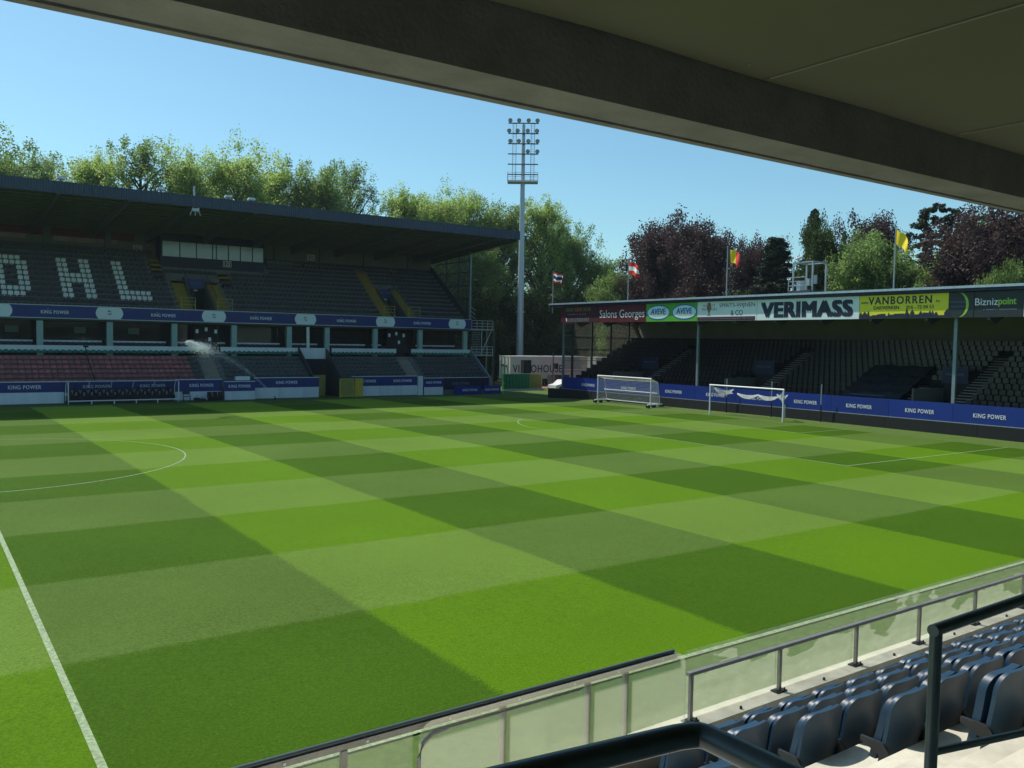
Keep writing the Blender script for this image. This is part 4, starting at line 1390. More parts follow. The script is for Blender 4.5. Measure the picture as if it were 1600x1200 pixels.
for y in (YA, YB):
    net_panel(nb, (52.95, y, 2.6), (53.7, y, 2.33), (54.1, y, 0.3), (52.95, y, 0.4), 8, 14, 0.008)
nb.build('goal_net', 'net', g)
cf = thing('corner_flag', 'pale yellow-green corner flag post in the shade by the grandstand', 'flag', (52.5, 34.0, -0.2))
MB().tube((52.5, 34, -0.25), (52.5, 34, 1.45), 0.03, 6).build('post', 'lime', cf)
MB().prism([(52.5, 1.0), (52.5, 1.42), (52.68, 1.1)], 'y', 33.985, 34.015).build('cloth', 'lime', cf)

# ------------------------------------------------------------------ gap between the stands
tr = thing('broadcast_trailer', 'white broadcast truck trailer with black VIDEOHOUSE lettering parked in the gap', 'trailer', (69.5, 51.3, -0.4))
TX0, TX1, TY0, TY1 = 64.6, 78.2, 50.0, 52.6
box('trailer_body', 'trailer', tr, TX0, TX1, TY0, TY1, 0.75, 3.80)
box('roof_rim', 'white', tr, TX0 - 0.04, TX1 + 0.04, TY0 - 0.04, TY1 + 0.04, 3.802, 3.88)
box('chassis', 'steeldark', tr, TX0 + 0.3, TX1 - 0.3, TY0 + 0.3, TY1 - 0.3, 0.3, 0.748)
for x in (71.6, 72.9, 74.2):
    for y in (TY0 + 0.12, TY1 - 0.4):
        MB().tube((x, y, 0.1), (x, y + 0.3, 0.1), 0.5, 16).build('wheel', 'tyre', tr)
box('wheel_skirt', 'steeldark', tr, 71.0, 74.9, TY0 - 0.01, TY0 + 0.02, 0.5, 1.25)
text('VIDEOHOUSE', 'ink', tr, (69.3, TY0 - 0.004, 2.15), FX, FZ, 8.5, 1.05, bold=0.01, space=1.1)
d_ = MB()
for y in (50.5, 51.3, 52.1):
    d_.tube((TX0 - 0.05, y, 0.8), (TX0 - 0.05, y, 3.7), 0.035, 6)
d_.build('door_bars', 'steeldark', tr)
for y, z in ((50.9, 2.5), (51.7, 2.6)):
    MB().box(TX0 - 0.12, TX0 - 0.01, y - 0.15, y + 0.15, z - 0.12, z + 0.12).build('door_lock', 'steeldark', tr)
tr2 = thing('broadcast_trailer', 'second white trailer seen through the glazed end of the end stand', 'trailer', (86, 45, -0.4))
box('trailer_body', 'trailer', tr2, 79.3, 92.5, 49.4, 52.0, 0.75, 3.72)
box('roof_rim', 'white', tr2, 79.26, 92.54, 49.36, 52.04, 3.722, 3.80)
box('chassis', 'steeldark', tr2, 79.6, 92.2, 49.7, 51.7, 0.3, 0.748)
for x in (86.0, 87.3):
    MB().tube((x, 49.5, 0.1), (x, 49.8, 0.1), 0.5, 16).build('wheel', 'tyre', tr2)
text('VIDEOHOUSE', 'ink', tr2, (84.8, 49.396, 2.1), FX, FZ, 8.0, 1.0, bold=0.01, space=1.1)
gf = thing('green_container', 'green sheeted enclosure with pale base beside the end stand', 'container', (60.5, 43, -0.3))
MB().box(58.4, 62.4, 42.6, 42.9, -0.18, 1.78).build('container_body', 'greencloth', gf)
for i in range(9):
    x = 58.4 + 0.5 * i
    MB().box(x - 0.03, x + 0.03, 42.53, 42.597, -0.18, 1.80).build('rib', 'greencloth', gf)
MB().box(58.3, 64.6, 42.35, 42.52, -0.25, -0.08).build('base_kerb', 'panelwhite', gf)
yg = thing('mesh_gate', 'olive mesh gate with yellow frame right of the green enclosure', 'gate', (63.5, 42.7, -0.3))
mb = MB()
for x in (62.55, 64.45):
    mb.box(x - 0.05, x + 0.05, 42.65, 42.75, -0.25, 1.75)
mb.box(62.6, 64.4, 42.66, 42.74, 1.66, 1.747)
mb.box(62.6, 64.4, 42.66, 42.74, -0.2, -0.1)
mb.build('gate_frame', 'yellowrail', yg)
MB().box(62.6, 64.4, 42.69, 42.71, -0.1, 1.66).build('mesh', 'olivemesh', yg)
ls = thing('loudspeaker_box', 'large black loudspeaker on a pole in front of the white trailer', 'loudspeaker', (61.7, 43.6, 1.8))
MB().tube((62.6, 43.6, -0.3), (62.6, 43.6, 2.2), 0.06, 8).build('pole', 'black', ls)
mb = MB()
mb.box(62.05, 63.2, 43.3, 44.0, 1.82, 3.5)
mb.build('cabinet', 'black', ls)
for z in (2.3, 3.0):
    MB().tube((62.62, 43.29, z), (62.62, 43.25, z), 0.3, 16).build('speaker_cone', 'signdark', ls)
lp = thing('lamp_post', 'thin grey post standing in front of the trailer letter S', 'post', (66.5, 43.0, -0.3))
MB().tube((66.5, 43.0, -0.4), (66.5, 43.0, 4.6), 0.07, 8).build('post', 'steeldark', lp)
MB().box(66.7, 67.2, 42.8, 43.2, 2.4, 3.1).build('box', 'black', lp)
cr_ = thing('parked_car', 'white car half hidden behind the left end of the end stand', 'car', (66.8, 41, -0.4))
prof = [(0.0, 0.25), (0.0, 0.75), (0.85, 0.92), (1.5, 1.42), (3.0, 1.45), (3.7, 1.0), (4.2, 0.9), (4.25, 0.3)]
MB().prism([(64.7 + a, -0.35 + b) for a, b in prof], 'y', 40.0, 41.7).build('body', 'carwhite', cr_, True)
MB().prism([(64.7 + a, -0.35 + b) for a, b in ((1.0, 0.95), (1.55, 1.36), (2.95, 1.38), (3.5, 1.0))], 'y', 39.99, 41.71).build('window', 'carglass', cr_)
for x in (65.5, 68.0):
    for y in (39.95, 41.55):
        MB().tube((x, y, -0.05), (x, y + 0.2, -0.05), 0.32, 14).build('wheel', 'tyre', cr_)
cab = thing('equipment_cabinet', 'dark cabinet standing under the trailer right of the gate', 'cabinet', (67.5, 46, -0.3))
MB().box(68.1, 69.4, 45.5, 46.2, -0.3, 1.5).build('cabinet_body', 'steeldark', cab)
MB().box(68.15, 68.73, 45.45, 45.49, -0.2, 1.4).build('cabinet_door', 'postgrey', cab)

# floodlight mast
fm = thing('floodlight_mast', 'tall pale steel floodlight mast with lamp racks in the gap between stands', 'mast', (73.3, 60, -0.4))
mx_, my_ = 73.3, 60.0
MB().tube((mx_, my_, -0.5), (mx_, my_, 38.0), 0.60, 16, 0.25).build('mast_tube', 'mastgrey', fm, True)
MB().tube((mx_, my_, 10.2), (mx_, my_, 10.4), 0.72, 16).build('collar', 'mastgrey', fm)
yv, pv = Vector((0.80, -0.60, 0)), Vector((-0.60, -0.80, 0))      # rack direction and facing
c0 = Vector((mx_, my_, 0))
def rackpt(u, z, d=0.6):
    return c0 + yv * u + pv * d + Vector((0, 0, z))
rows = [38.1, 36.6, 35.1, 33.6, 32.1, 30.6]
for i, z in enumerate(rows):
    MB().tube(rackpt(-2.25, z), rackpt(2.25, z), 0.09, 6).build('rack_bar', 'steeldark', fm)
    MB().tube(rackpt(0, z, 0.0), rackpt(0, z, 0.6), 0.08, 6).build('rack_arm', 'steeldark', fm)
lad = MB()
for u in (-1.55, -1.05, 1.15, 1.65):
    lad.tube(rackpt(u, 29.7), rackpt(u, 38.1), 0.045, 6)
for z in rng(30, 38, 26):
    lad.tube(rackpt(-1.55, z), rackpt(-1.05, z), 0.022, 4)
    lad.tube(rackpt(1.15, z), rackpt(1.65, z), 0.022, 4)
lad.build('ladder', 'mastgrey', fm)
for r_i, us_ in ((0, (-1.95, -0.65, 0.75, 2.05)), (1, (-2.1, -0.85, 0.65, 2.0)), (2, (-1.9, -0.65, 0.75, 2.1)), (3, (0.7, 2.1))):
    for u in us_:
        z = rows[r_i] + 0.42
        p = rackpt(u, z, 0.75)
        q = p + (pv + Vector((0, 0, -0.45))).normalized() * 0.3
        l = MB().tube(p, q, 0.2, 14, 0.32).build('lamp_housing', 'steeldark', fm)
        q2 = q + (pv + Vector((0, 0, -0.45))).normalized() * 0.01
        MB().tube(q, q2, 0.28, 14).build('lamp_glass', 'winlit', l)
dk = MB()
e = [rackpt(-2.25, 29.45, -0.9), rackpt(2.25, 29.45, -0.9), rackpt(2.25, 29.45, 0.95), rackpt(-2.25, 29.45, 0.95)]
e2 = [p + Vector((0, 0, 0.25)) for p in e]
dk.add(e + e2, [(3, 2, 1, 0), (4, 5, 6, 7), (0, 1, 5, 4), (1, 2, 6, 5), (2, 3, 7, 6), (3, 0, 4, 7)])
dk.build('service_deck', 'mastgrey', fm)
rl = MB()
for d in (-0.9, 0.95):
    for z in (30.2, 30.85):
        rl.tube(rackpt(-2.25, z, d), rackpt(2.25, z, d), 0.035, 5)
    for i in range(5):
        u = -2.25 + 1.125 * i
        rl.tube(rackpt(u, 29.6, d), rackpt(u, 30.9, d), 0.035, 5)
rl.build('deck_rail', 'mastgrey', fm)

# ------------------------------------------------------------------ trees
def make_tree(seed, H, R0, crown0, nlimb, nleaf, leaf, lm, lean=0.0, dens=1.0, shape='round', droop=0.0, clump=1.0):
    """returns (trunk mesh, crown mesh): height H, crown radius R0 from height crown0*H up"""
    r = random.Random(seed)
    rs = np.random.RandomState(seed)
    tb = MB()
    top = Vector((lean * H, 0, H * (0.66 if shape == 'round' else 0.80)))
    tr_ = 0.018 * H + 0.05
    pts = []
    for i in range(9):
        t = i / 8
        pts.append(Vector((top.x * t + 0.012 * H * math.sin(3 * t + seed), 0.012 * H * math.cos(4 * t + seed), top.z * t)))
    for i in range(8):
        tb.tube(pts[i], pts[i + 1], tr_ * (1 - i / 8.6), 7, tr_ * (1 - (i + 1) / 8.6), cap=False)
    clumps = []
    def along(t):
        i = min(7, int(t * 8))
        return pts[i].lerp(pts[i + 1], t * 8 - i)
    for k in range(nlimb):
        t = crown0 + (1 - crown0) * ((k + 0.5) / nlimb) ** 0.85 * 0.98
        base = along(max(0.05, t * 0.92 - (0.06 if shape == 'round' else 0)))
        a = k * 2.399 + r.uniform(-0.5, 0.5)
        s = (t - crown0) / (1 - crown0)
        if shape == 'round':
            prof = math.sqrt(max(0.02, 1 - (2 * s - 0.85) ** 2 / 1.35)) * r.uniform(0.62, 1.12)
            rise = r.uniform(0.15, 0.75) + 0.5 * s
        elif shape == 'cone':
            prof = (1 - s) ** 0.8 * r.uniform(0.75, 1.1) + 0.05
            rise = -0.15 + 0.35 * s
        else:                       # 'pine': few flat tiers
            prof = (1 - 0.75 * s) * r.uniform(0.5, 1.15)
            rise = r.uniform(-0.05, 0.25)
        ln = R0 * prof
        d = Vector((math.cos(a), math.sin(a), rise)).normalized()
        end = base + d * ln
        end.z = min(end.z, H * r.uniform(0.93, 1.0))
        mid = base.lerp(end, 0.5) + Vector((r.uniform(-1, 1), r.uniform(-1, 1), 0.6)) * 0.06 * ln
        rr = max(0.03, tr_ * 0.42 * (1 - 0.7 * s))
        tb.tube(base, mid, rr, 5, rr * 0.65, cap=False)
        tb.tube(mid, end, rr * 0.65, 5, 0.02, cap=False)
        nc = 5 if shape == 'round' else 4
        for j in range(nc):
            f_ = 0.42 + 0.6 * j / (nc - 1) if shape != 'cone' else 0.25 + 0.75 * j / (nc - 1)
            c = base.lerp(mid, min(1, f_ * 2)) if f_ < 0.5 else mid.lerp(end, (f_ - 0.5) * 2)
            off = Vector((r.gauss(0, 1), r.gauss(0, 1), r.gauss(0, 0.8))) * ln * 0.16
            c2 = c + off
            tb.tube(c, c2, 0.03, 4, 0.012, cap=False)
            size = R0 * r.uniform(0.09, 0.22) * clump * (1.0 if shape == 'round' else 0.75)
            clumps.append((c2, size))
            for q in range(3):
                e_ = c2 + Vector((r.gauss(0, 1), r.gauss(0, 1), r.gauss(0, 1))).normalized() * size * 1.1
                tb.tube(c2, e_, 0.014, 3, 0.006, cap=False)
    per = max(4, int(nleaf * 1.75 / len(clumps)))
    C = np.array([list(c) for c, s in clumps])
    S = np.array([s for c, s in clumps])
    idx = np.repeat(np.arange(len(clumps)), per)
    g3 = rs.normal(size=(len(idx), 3))
    g3 /= np.linalg.norm(g3, axis=1)[:, None]
    rad = rs.uniform(0.15, 1.0, len(idx)) ** 0.6 * rs.choice([1.0, 1.0, 1.0, 1.35], len(idx))
    flat_ = 0.75 if shape == 'round' else 0.42
    P = C[idx] + g3 * (rad * S[idx])[:, None] * np.array([1, 1, flat_])
    P[:, 2] -= droop * rad * S[idx]
    u = rs.normal(size=(len(idx), 3))
    u[:, 2] *= 0.6
    u /= np.linalg.norm(u, axis=1)[:, None]
    w = np.cross(u, rs.normal(size=(len(idx), 3)))
    w /= np.linalg.norm(w, axis=1)[:, None]
    sz = leaf * 0.7 * rs.uniform(0.6, 1.35, len(idx))
    a_, b_ = u * sz[:, None], w * (sz * 0.6)[:, None]
    zt = np.percentile(P[:, 2], 99.8)
    kz = H / zt
    P[:, 2] *= kz
    tb.v = [(q[0], q[1], min(q[2] * kz, H * (0.9 + 0.02 * math.sin(q[0] * 3)))) for q in tb.v]
    V = np.stack([P - a_, P - b_ * 0.9 + a_ * 0.1, P + a_, P + b_ * 0.9 + a_ * 0.1], 1).reshape(-1, 3)
    n = len(idx)
    me = bpy.data.meshes.new('crown')
    me.vertices.add(n * 4)
    me.vertices.foreach_set('co', V.ravel())
    me.loops.add(n * 4)
    me.loops.foreach_set('vertex_index', np.arange(n * 4, dtype=np.int32))
    me.polygons.add(n)
    me.polygons.foreach_set('loop_start', np.arange(0, n * 4, 4, dtype=np.int32))
    me.polygons.foreach_set('loop_total', np.full(n, 4, dtype=np.int32))
    me.materials.append(MATS[lm])
    me.update(calc_edges=True)
    me.validate()
    return tb.mesh('trunk', 'bark', True), me
PROTO = {
    'poplar_a': make_tree(11, 30, 8.0, 0.22, 84, 26000, 0.23, 'leaf_light', clump=0.85),
    'poplar_b': make_tree(12, 30, 7.0, 0.20, 80, 23000, 0.23, 'leaf_light', clump=0.85),
    'airy': make_tree(13, 30, 6.0, 0.30, 60, 9000, 0.22, 'leaf_mid', clump=0.8),
    'mid_a': make_tree(14, 26, 8.5, 0.14, 84, 30000, 0.24, 'leaf_mid', clump=0.9),
    'dark_a': make_tree(15, 22, 8.0, 0.06, 66, 34000, 0.28, 'leaf_dark'),
    'copper_a': make_tree(16, 21, 7.6, 0.10, 80, 46000, 0.24, 'leaf_copper'),
    'copper_b': make_tree(17, 21, 8.6, 0.08, 84, 46000, 0.25, 'leaf_copper'),
    'spruce': make_tree(18, 21, 4.2, 0.08, 84, 24000, 0.24, 'leaf_conifer', shape='cone', droop=0.35),
    'pine': make_tree(19, 20, 3.2, 0.55, 18, 5000, 0.20, 'leaf_conifer', shape='pine'),
    'green_r': make_tree(20, 18, 6.5, 0.08, 62, 32000, 0.24, 'leaf_mid'),
}
BASEH = {'poplar_a': 30, 'poplar_b': 30, 'airy': 30, 'mid_a': 26, 'dark_a': 22, 'copper_a': 21, 'copper_b': 21, 'spruce': 21, 'pine': 20, 'green_r': 18}
def tree(kind, x, y, h, rot, label, group, wide=1.0, name='tree'):
    s = h / BASEH[kind]
    t = thing(name, label, 'tree', (x, y, -0.6), group)
    t.scale = (s * wide, s * wide, s)
    t.rotation_euler = (0, 0, rot)
    for nme, me in zip(('trunk', 'crown'), PROTO[kind]):
        o = bpy.data.objects.new(nme, me)
        COL.objects.link(o)
        o.parent = t
    return t
GT = 'light green trees behind the grandstand'
for k, (kind, x, y, h, w, lb) in enumerate([
    ('mid_a', 6.0, 74, 29.2, 0.85, 'mid green tree at the left photo edge above the roof'),
    ('airy', 12.0, 80, 29.5, 0.9, 'thin green tree second from the left above the roof'),
    ('poplar_b', 17.6, 74, 29.3, 0.75, 'light tree left of the bare-topped tree above the roof'),
    ('airy', 23.6, 76, 32.0, 1.0, 'sparse tree with bare twigs at its top above the roof'),
    ('poplar_a', 28.2, 72, 30.6, 0.75, 'leafy light tree right of the bare-topped tree'),
    ('poplar_a', 34.6, 73, 32.2, 0.9, 'broad bright yellow-green tree above the middle of the roof'),
    ('poplar_b', 41.2, 76, 31.2, 0.7, 'light tree right of the broad bright tree'),
    ('mid_a', 46.2, 73, 31.6, 0.72, 'darker green rounded tree above the right part of the roof'),
    ('airy', 54.0, 78, 33.4, 0.75, 'slim airy tree rising in the dip of the tree line'),
    ('poplar_b', 58.8, 70, 28.8, 0.85, 'low bright tree right of the slim airy tree'),
    ('poplar_a', 65.2, 71, 29.6, 0.8, 'bright round tree above the right end of the roof'),
    ('poplar_b', 70.6, 72, 29.8, 0.75, 'bright tree just left of the floodlight mast'),
    ('mid_a', 76.5, 71, 29.4, 0.8, 'tall tree directly behind the floodlight mast')]):
    tree(kind, x, y, h, k * 1.3 + 0.4, lb, GT, w)
for k, (kind, x, y, h, w, lb) in enumerate([
    ('poplar_b', 82.2, 67, 29.4, 0.85, 'tallest tree right of the floodlight mast'),
    ('mid_a', 88.5, 68, 26.2, 0.75, 'sloping-topped tree right of the tallest tree'),
    ('mid_a', 94.0, 66, 21.5, 0.8, 'lower green tree at the right end of the gap'),
    ('dark_a', 66.5, 63.5, 15.0, 1.0, 'dark low tree beside the right end of the grandstand'),
    ('dark_a', 73.0, 66.5, 14.5, 1.0, 'dark low tree behind the foot of the mast'),
    ('mid_a', 69.5, 66.0, 21.0, 0.8, 'dappled tree beside the grandstand glass screen'),
    ('dark_a', 80.0, 61.5, 14.5, 1.0, 'dark low tree right of the mast foot'),
    ('dark_a', 87.5, 60.0, 14.5, 1.0, 'dark low tree above the trailer end'),
    ('dark_a', 95.0, 58.5, 13.5, 1.0, 'dark low tree seen through the glazed screen'),
    ('green_r', 84.0, 50.5, 17.4, 0.7, 'small bright tree left of the copper beeches')]):
    tree(kind, x, y, h, k * 1.9 + 0.2, lb, 'trees in the gap between the stands', w)
for k, (kind, x, y, h, w, lb) in enumerate([
    ('copper_a', 82.0, 38.5, 23.0, 0.78, 'left twin of the tall purple copper beeches'),
    ('copper_b', 81.0, 31.0, 22.0, 0.66, 'right twin of the tall purple copper beeches'),
    ('copper_a', 88.0, 47.0, 17.5, 0.7, 'small purple tree at the left foot of the twin beeches'),
    ('copper_b', 82.0, 23.5, 19.4, 0.5, 'purple beech behind the black, yellow and red flag'),
    ('spruce', 80.0, 18.8, 18.8, 1.3, 'dark conifer right of the purple beech'),
    ('spruce', 83.0, 16.4, 22.0, 0.6, 'slim pointed conifer behind the camera platform'),
    ('dark_a', 79.5, 12.8, 20.6, 0.42, 'dense broad dark tree behind the camera platform'),
    ('copper_a', 84.5, 9.8, 20.8, 0.6, 'reddish beech right of the dense dark tree'),
    ('green_r', 79.0, 6.4, 18.2, 0.75, 'green tree left of the yellow flag'),
    ('pine', 84.0, 3.0, 21.3, 0.9, 'left of the two tall pines beside the yellow flag'),
    ('pine', 84.0, 1.0, 21.0, 0.9, 'right of the two tall pines beside the yellow flag'),
    ('green_r', 80.5, 1.5, 15.5, 0.8, 'green tree below the two pines'),
    ('green_r', 84.0, -1.6, 19.0, 0.6, 'pale green tree showing left of the large copper beech'),
    ('copper_b', 80.0, -4.6, 19.6, 0.88, 'large round copper beech at the right photo edge'),
    ('copper_a', 80.0, -10.5, 19.0, 0.8, 'copper beech running out of the right photo edge'),
    ('green_r', 74.0, -9.0, 13.6, 0.5, 'bright low tree in front of the large copper beech'),
    ('dark_a', 76.0, 29.5, 12.0, 0.9, 'dark shrubby tree below the twin beeches'),
    ('dark_a', 76.5, 20.5, 12.5, 0.9, 'dark shrubby tree below the first conifer'),
    ('dark_a', 76.0, 8.0, 12.0, 0.8, 'dark shrubby tree below the reddish beech'),
    ('green_r', 71.5, -2.2, 11.4, 0.5, 'small bright tree just right of the camera platform')]):
    tree(kind, x, y, h, k * 2.3 + 1.1, lb, 'trees behind the end stand', w)
# a far wood closes the view below the crowns
def wood(name, spots, label, lm):
    rs = np.random.RandomState(5)
    V = []
    for (x, y, z, rx, rz, n) in spots:
        g3 = rs.normal(size=(n, 3))
        g3 /= np.linalg.norm(g3, axis=1)[:, None]
        P = np.array([x, y, z]) + g3 * (rs.uniform(0.3, 1, n) ** 0.5)[:, None] * np.array([rx, rx * 0.5, rz])
        u = rs.normal(size=(n, 3)) * 0.32
        w = rs.normal(size=(n, 3)) * 0.22
        V.append(np.stack([P - u, P - w, P + u, P + w], 1).reshape(-1, 3))
    V = np.concatenate(V)
    n = len(V) // 4
    me = bpy.data.meshes.new(name)
    me.from_pydata(V.tolist(), [], np.arange(n * 4).reshape(-1, 4).tolist())
    me.materials.append(MATS[lm])
    o = link(name, me)
    o['kind'] = 'stuff'
    o['label'], o['category'] = label, 'shrubs'
    return o
wood('far_undergrowth', [(x, 84 + 3 * math.sin(x), 7, 5, 9, 1500) for x in range(40, 130, 5)] + [(98, y, 6, 6, 8, 1500) for y in range(-40, 60, 6)], 'dark undergrowth closing the gaps between the tree trunks', 'leaf_dark')

# ------------------------------------------------------------------ sprinkler
spk = thing('sprinkler', 'pop-up pitch sprinkler in the shade before the boards', 'sprinkler', (27.0, 35.9, -0.25))
MB().tube((27.0, 35.9, -0.3), (27.0, 35.9, 0.05), 0.06, 8).build('riser', 'black', spk)
MB().tube((27.0, 35.9, 0.05), (26.8, 35.75, 0.15), 0.03, 6).build('nozzle', 'black', spk)
rs = np.random.RandomState(2)
def drops(n, fn, r0):
    V, F = [], []
    t = np.array([(1, 0, 0), (0, 1, 0), (-1, 0, 0), (0, -1, 0), (0, 0, 1), (0, 0, -1)], float)
    fs = [(0, 1, 4), (1, 2, 4), (2, 3, 4), (3, 0, 4), (1, 0, 5), (2, 1, 5), (3, 2, 5), (0, 3, 5)]
    for i in range(n):
        c = fn()
        r = r0 * rs.uniform(0.5, 1.2)
        V += (t * r + c).tolist()
        F += [tuple(q + i * 6 for q in f) for f in fs]
    return V, F
S0, S1 = np.array([26.8, 35.75, 0.15]), np.array([14.6, 20.6, 5.1])
def jet():
    s = rs.uniform(0, 1) ** 0.8
    c = S0 + (S1 - S0) * s
    c[2] = 0.15 + 9.0 * s - 4.05 * s * s
    return c + rs.normal(size=3) * (0.03 + 0.20 * s)
def plume():
    s = rs.uniform(0, 1) ** 1.4
    c = np.array([14.9, 20.6, 5.35]) + np.array([1.9, 0.9, -0.72]) * s
    return c + rs.normal(size=3) * (0.07 + 0.30 * s) * np.array([1.3, 1, 0.8])
V1_, F1_ = drops(2600, jet, 0.012)
V2_, F2_ = drops(5200, plume, 0.016)
o = MB().add(V1_, F1_).add(V2_, F2_).build('water_spray', 'water')
o['kind'] = 'stuff'
o['label'], o['category'] = 'jet of sprinkler water with a sunlit plume before the red seats', 'water'

# ------------------------------------------------------------------ near stand (where the camera stands)
NS = thing('near_stand', 'concrete stand in the foreground with roof beam, soffit and terrace steps', 'stand', (5, -44, -0.3))
NX0, NX1 = -16.0, 42.0
YW = -38.0
box('parapet_wall', 'parapet', NS, NX0, NX1, -38.26, -38.02, -0.5, 1.08)
x = NX0
while x < NX1:
    box('coping_stone', 'cream', NS, x, x + 3.092, -38.30, -37.96, 1.085, 1.165)
    x += 3.1
def nz(r):
    return 0.82 + 0.448 * (r - 1)
def ny_(r):
    return -39.2 - 0.8 * (r - 1)
for r in range(1, 13):
    y1 = -38.27 if r == 1 else ny_(r - 1) - 0.05
    box('terrace_step', 'cream', NS, NX0, NX1, ny_(r) - 0.05, y1 - 0.004, nz(r) - 1.2, nz(r))
for r in range(1, 12):
    box('aisle_step', 'cream', NS, 2.75, 3.75, ny_(r) - 0.045, ny_(r) + 0.36, nz(r) + 0.003, nz(r) + 0.235)
box('stand_back_wall', 'darkvoid', NS, NX0, NX1, -50.4, -50.1, 0, 9)
for x in (NX0 - 0.2, NX1):
    box('stand_end_wall', 'concrete', NS, x, x + 0.2, -50.1, -39.5, -0.5, 8.2)
ZB = 7.29
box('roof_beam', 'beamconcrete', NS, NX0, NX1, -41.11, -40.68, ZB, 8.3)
box('beam_drip_edge', 'beamconcrete', NS, NX0, NX1, -40.745, -40.676, ZB - 0.016, ZB - 0.001)
box('roof_slab', 'concrete', NS, NX0, NX1, -50.4, -41.12, 7.95, 8.25)
SEAM = [2.96 + 2.61 * i for i in range(-7, 15)]
rr = random.Random(21)
for i in range(len(SEAM) - 1):
    a, b = SEAM[i] + 0.006, SEAM[i + 1] - 0.006
    n = 14
    d0 = rr.uniform(0.008, 0.03)
    vs = []
    for j in range(n + 1):
        t = j / n
        x = a + (b - a) * t
        gap = 0.012 + d0 * math.sin(math.pi * t) ** 2 * (0.6 + 0.4 * math.sin(t * 5 + i))
        sag = 0.006 * math.sin(math.pi * t)
        vs += [(x, -41.115 - gap, 7.69 + sag), (x, -50.05, 7.69), (x, -41.115 - gap, 7.706 + sag), (x, -50.05, 7.706)]
    fs = []
    for j in range(n):
        q = 4 * j
        fs += [(q, q + 1, q + 5, q + 4), (q + 2, q + 6, q + 7, q + 3), (q, q + 4, q + 6, q + 2)]
    fs += [(0, 2, 3, 1), (4 * n, 4 * n + 1, 4 * n + 3, 4 * n + 2)]
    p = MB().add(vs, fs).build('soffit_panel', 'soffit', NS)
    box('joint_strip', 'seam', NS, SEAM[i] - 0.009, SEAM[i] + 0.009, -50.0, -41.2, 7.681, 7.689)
for k in range(14):
    x = SEAM[0] + 1.3 * k * 2 + rr.uniform(-0.4, 0.4)
    MB().tube((x, -41.3, 7.685), (x, -41.3, 7.69), 0.012, 8).build('fixing_screw', 'seam', NS)

# glass balustrade on the parapet, right of the gangway
gb = thing('glass_balustrade', 'glass balustrade with peeling film and steel posts along the parapet', 'balustrade', (14, YW, 1.17))
PY = -38.13
px_ = [5.66, 7.36, 9.10, 10.78, 12.5, 14.2, 15.9, 17.6, 19.3, 21.0]
for i, x in enumerate(px_):
    MB().box(x - 0.025, x + 0.025, PY - 0.02, PY + 0.02, 1.185, 1.74).build('post', 'postgrey', gb)
    bs = MB().box(x - 0.10, x + 0.10, PY - 0.06, PY + 0.06, 1.166, 1.184).build('base_plate', 'bracket', gb)
    for sx in (-0.075, 0.075):
        MB().tube((x + sx, PY - 0.035, 1.184), (x + sx, PY - 0.035, 1.21), 0.012, 6).build('bolt', 'bracket', bs)
MB().box(5.6, 21.2, PY - 0.03, PY + 0.03, 1.742, 1.785).build('rail', 'postgrey', gb)
xx = 5.62
i = 0
while xx < 21:
    MB().box(xx + 0.004, xx + 1.72, PY + 0.05, PY + 0.06, 1.17, 2.03).build('glass_pane', 'glass_film', gb)
    MB().tube((xx + 0.86, PY - 0.1, 1.166), (xx + 0.86, PY - 0.1, 1.20), 0.018, 8).build('coping_stud', 'bracket', gb)
    xx += 1.73
# taller panels left of it, with dark top rail
gl_ = thing('glass_screen', 'clear glass screen with dark top rail at the foot of the gangway', 'balustrade', (3, YW, 0.9))
MB().tube((-1.2, PY + 0.075, 2.068), (5.42, PY + 0.075, 2.068), 0.022, 10).build('top_rail', 'railsteel', gl_, True)
MB().box(-1.2, 5.45, PY + 0.04, PY + 0.075, 1.985, 2.045).build('clamp_bar', 'postgrey', gl_)
for x in (-0.6, 1.12, 2.9, 4.05, 4.62):
    MB().box(x - 0.03, x + 0.03, PY + 0.03, PY + 0.08, 0.9, 1.983).build('post', 'postgrey', gl_)
for x in (-0.4, 0.55, 1.35, 2.25, 3.1, 3.85, 4.5, 5.2):
    MB().tube((x, PY + 0.045, 2.015), (x, PY + 0.03, 2.015), 0.014, 8).build('clamp_bolt', 'letter', gl_)
MB().box(-1.2, 1.86, PY + 0.085, PY + 0.095, 0.9, 2.03).build('glass_pane', 'glass_film', gl_)
# rounded front pane
def round_rect(x0, x1, z0, z1, r, n=6):
    P = []
    for cx, cz, a in ((x1 - r, z1 - r, 0), (x0 + r, z1 - r, 90), (x0 + r, z0 + r, 180), (x1 - r, z0 + r, 270)):
        for k in range(n + 1):
            t = math.radians(a + 90 * k / n)
            P.append((cx + r * math.cos(t), cz + r * math.sin(t)))
    return P
gp_ = thing('glass_gate', 'rounded clear glass gate leaf in front of the glass screen', 'gate', (3.7, PY, 0.8))
MB().prism(round_rect(1.88, 5.56, 0.7, 2.06, 0.16), 'y', PY - 0.004, PY + 0.006).build('glass_pane', 'glass_clean', gp_)
fr = MB()
fr.path([(1.88, PY, 0.7), (1.88, PY, 1.72), (1.92, PY, 1.86), (2.02, PY, 1.93), (2.2, PY, 1.95)], 0.022, 8)
fr.path([(2.2, PY, 1.95), (3.4, PY, 1.952), (3.9, PY, 1.955)], 0.012, 6)
fr.build('gate_frame', 'postgrey', gp_, True)

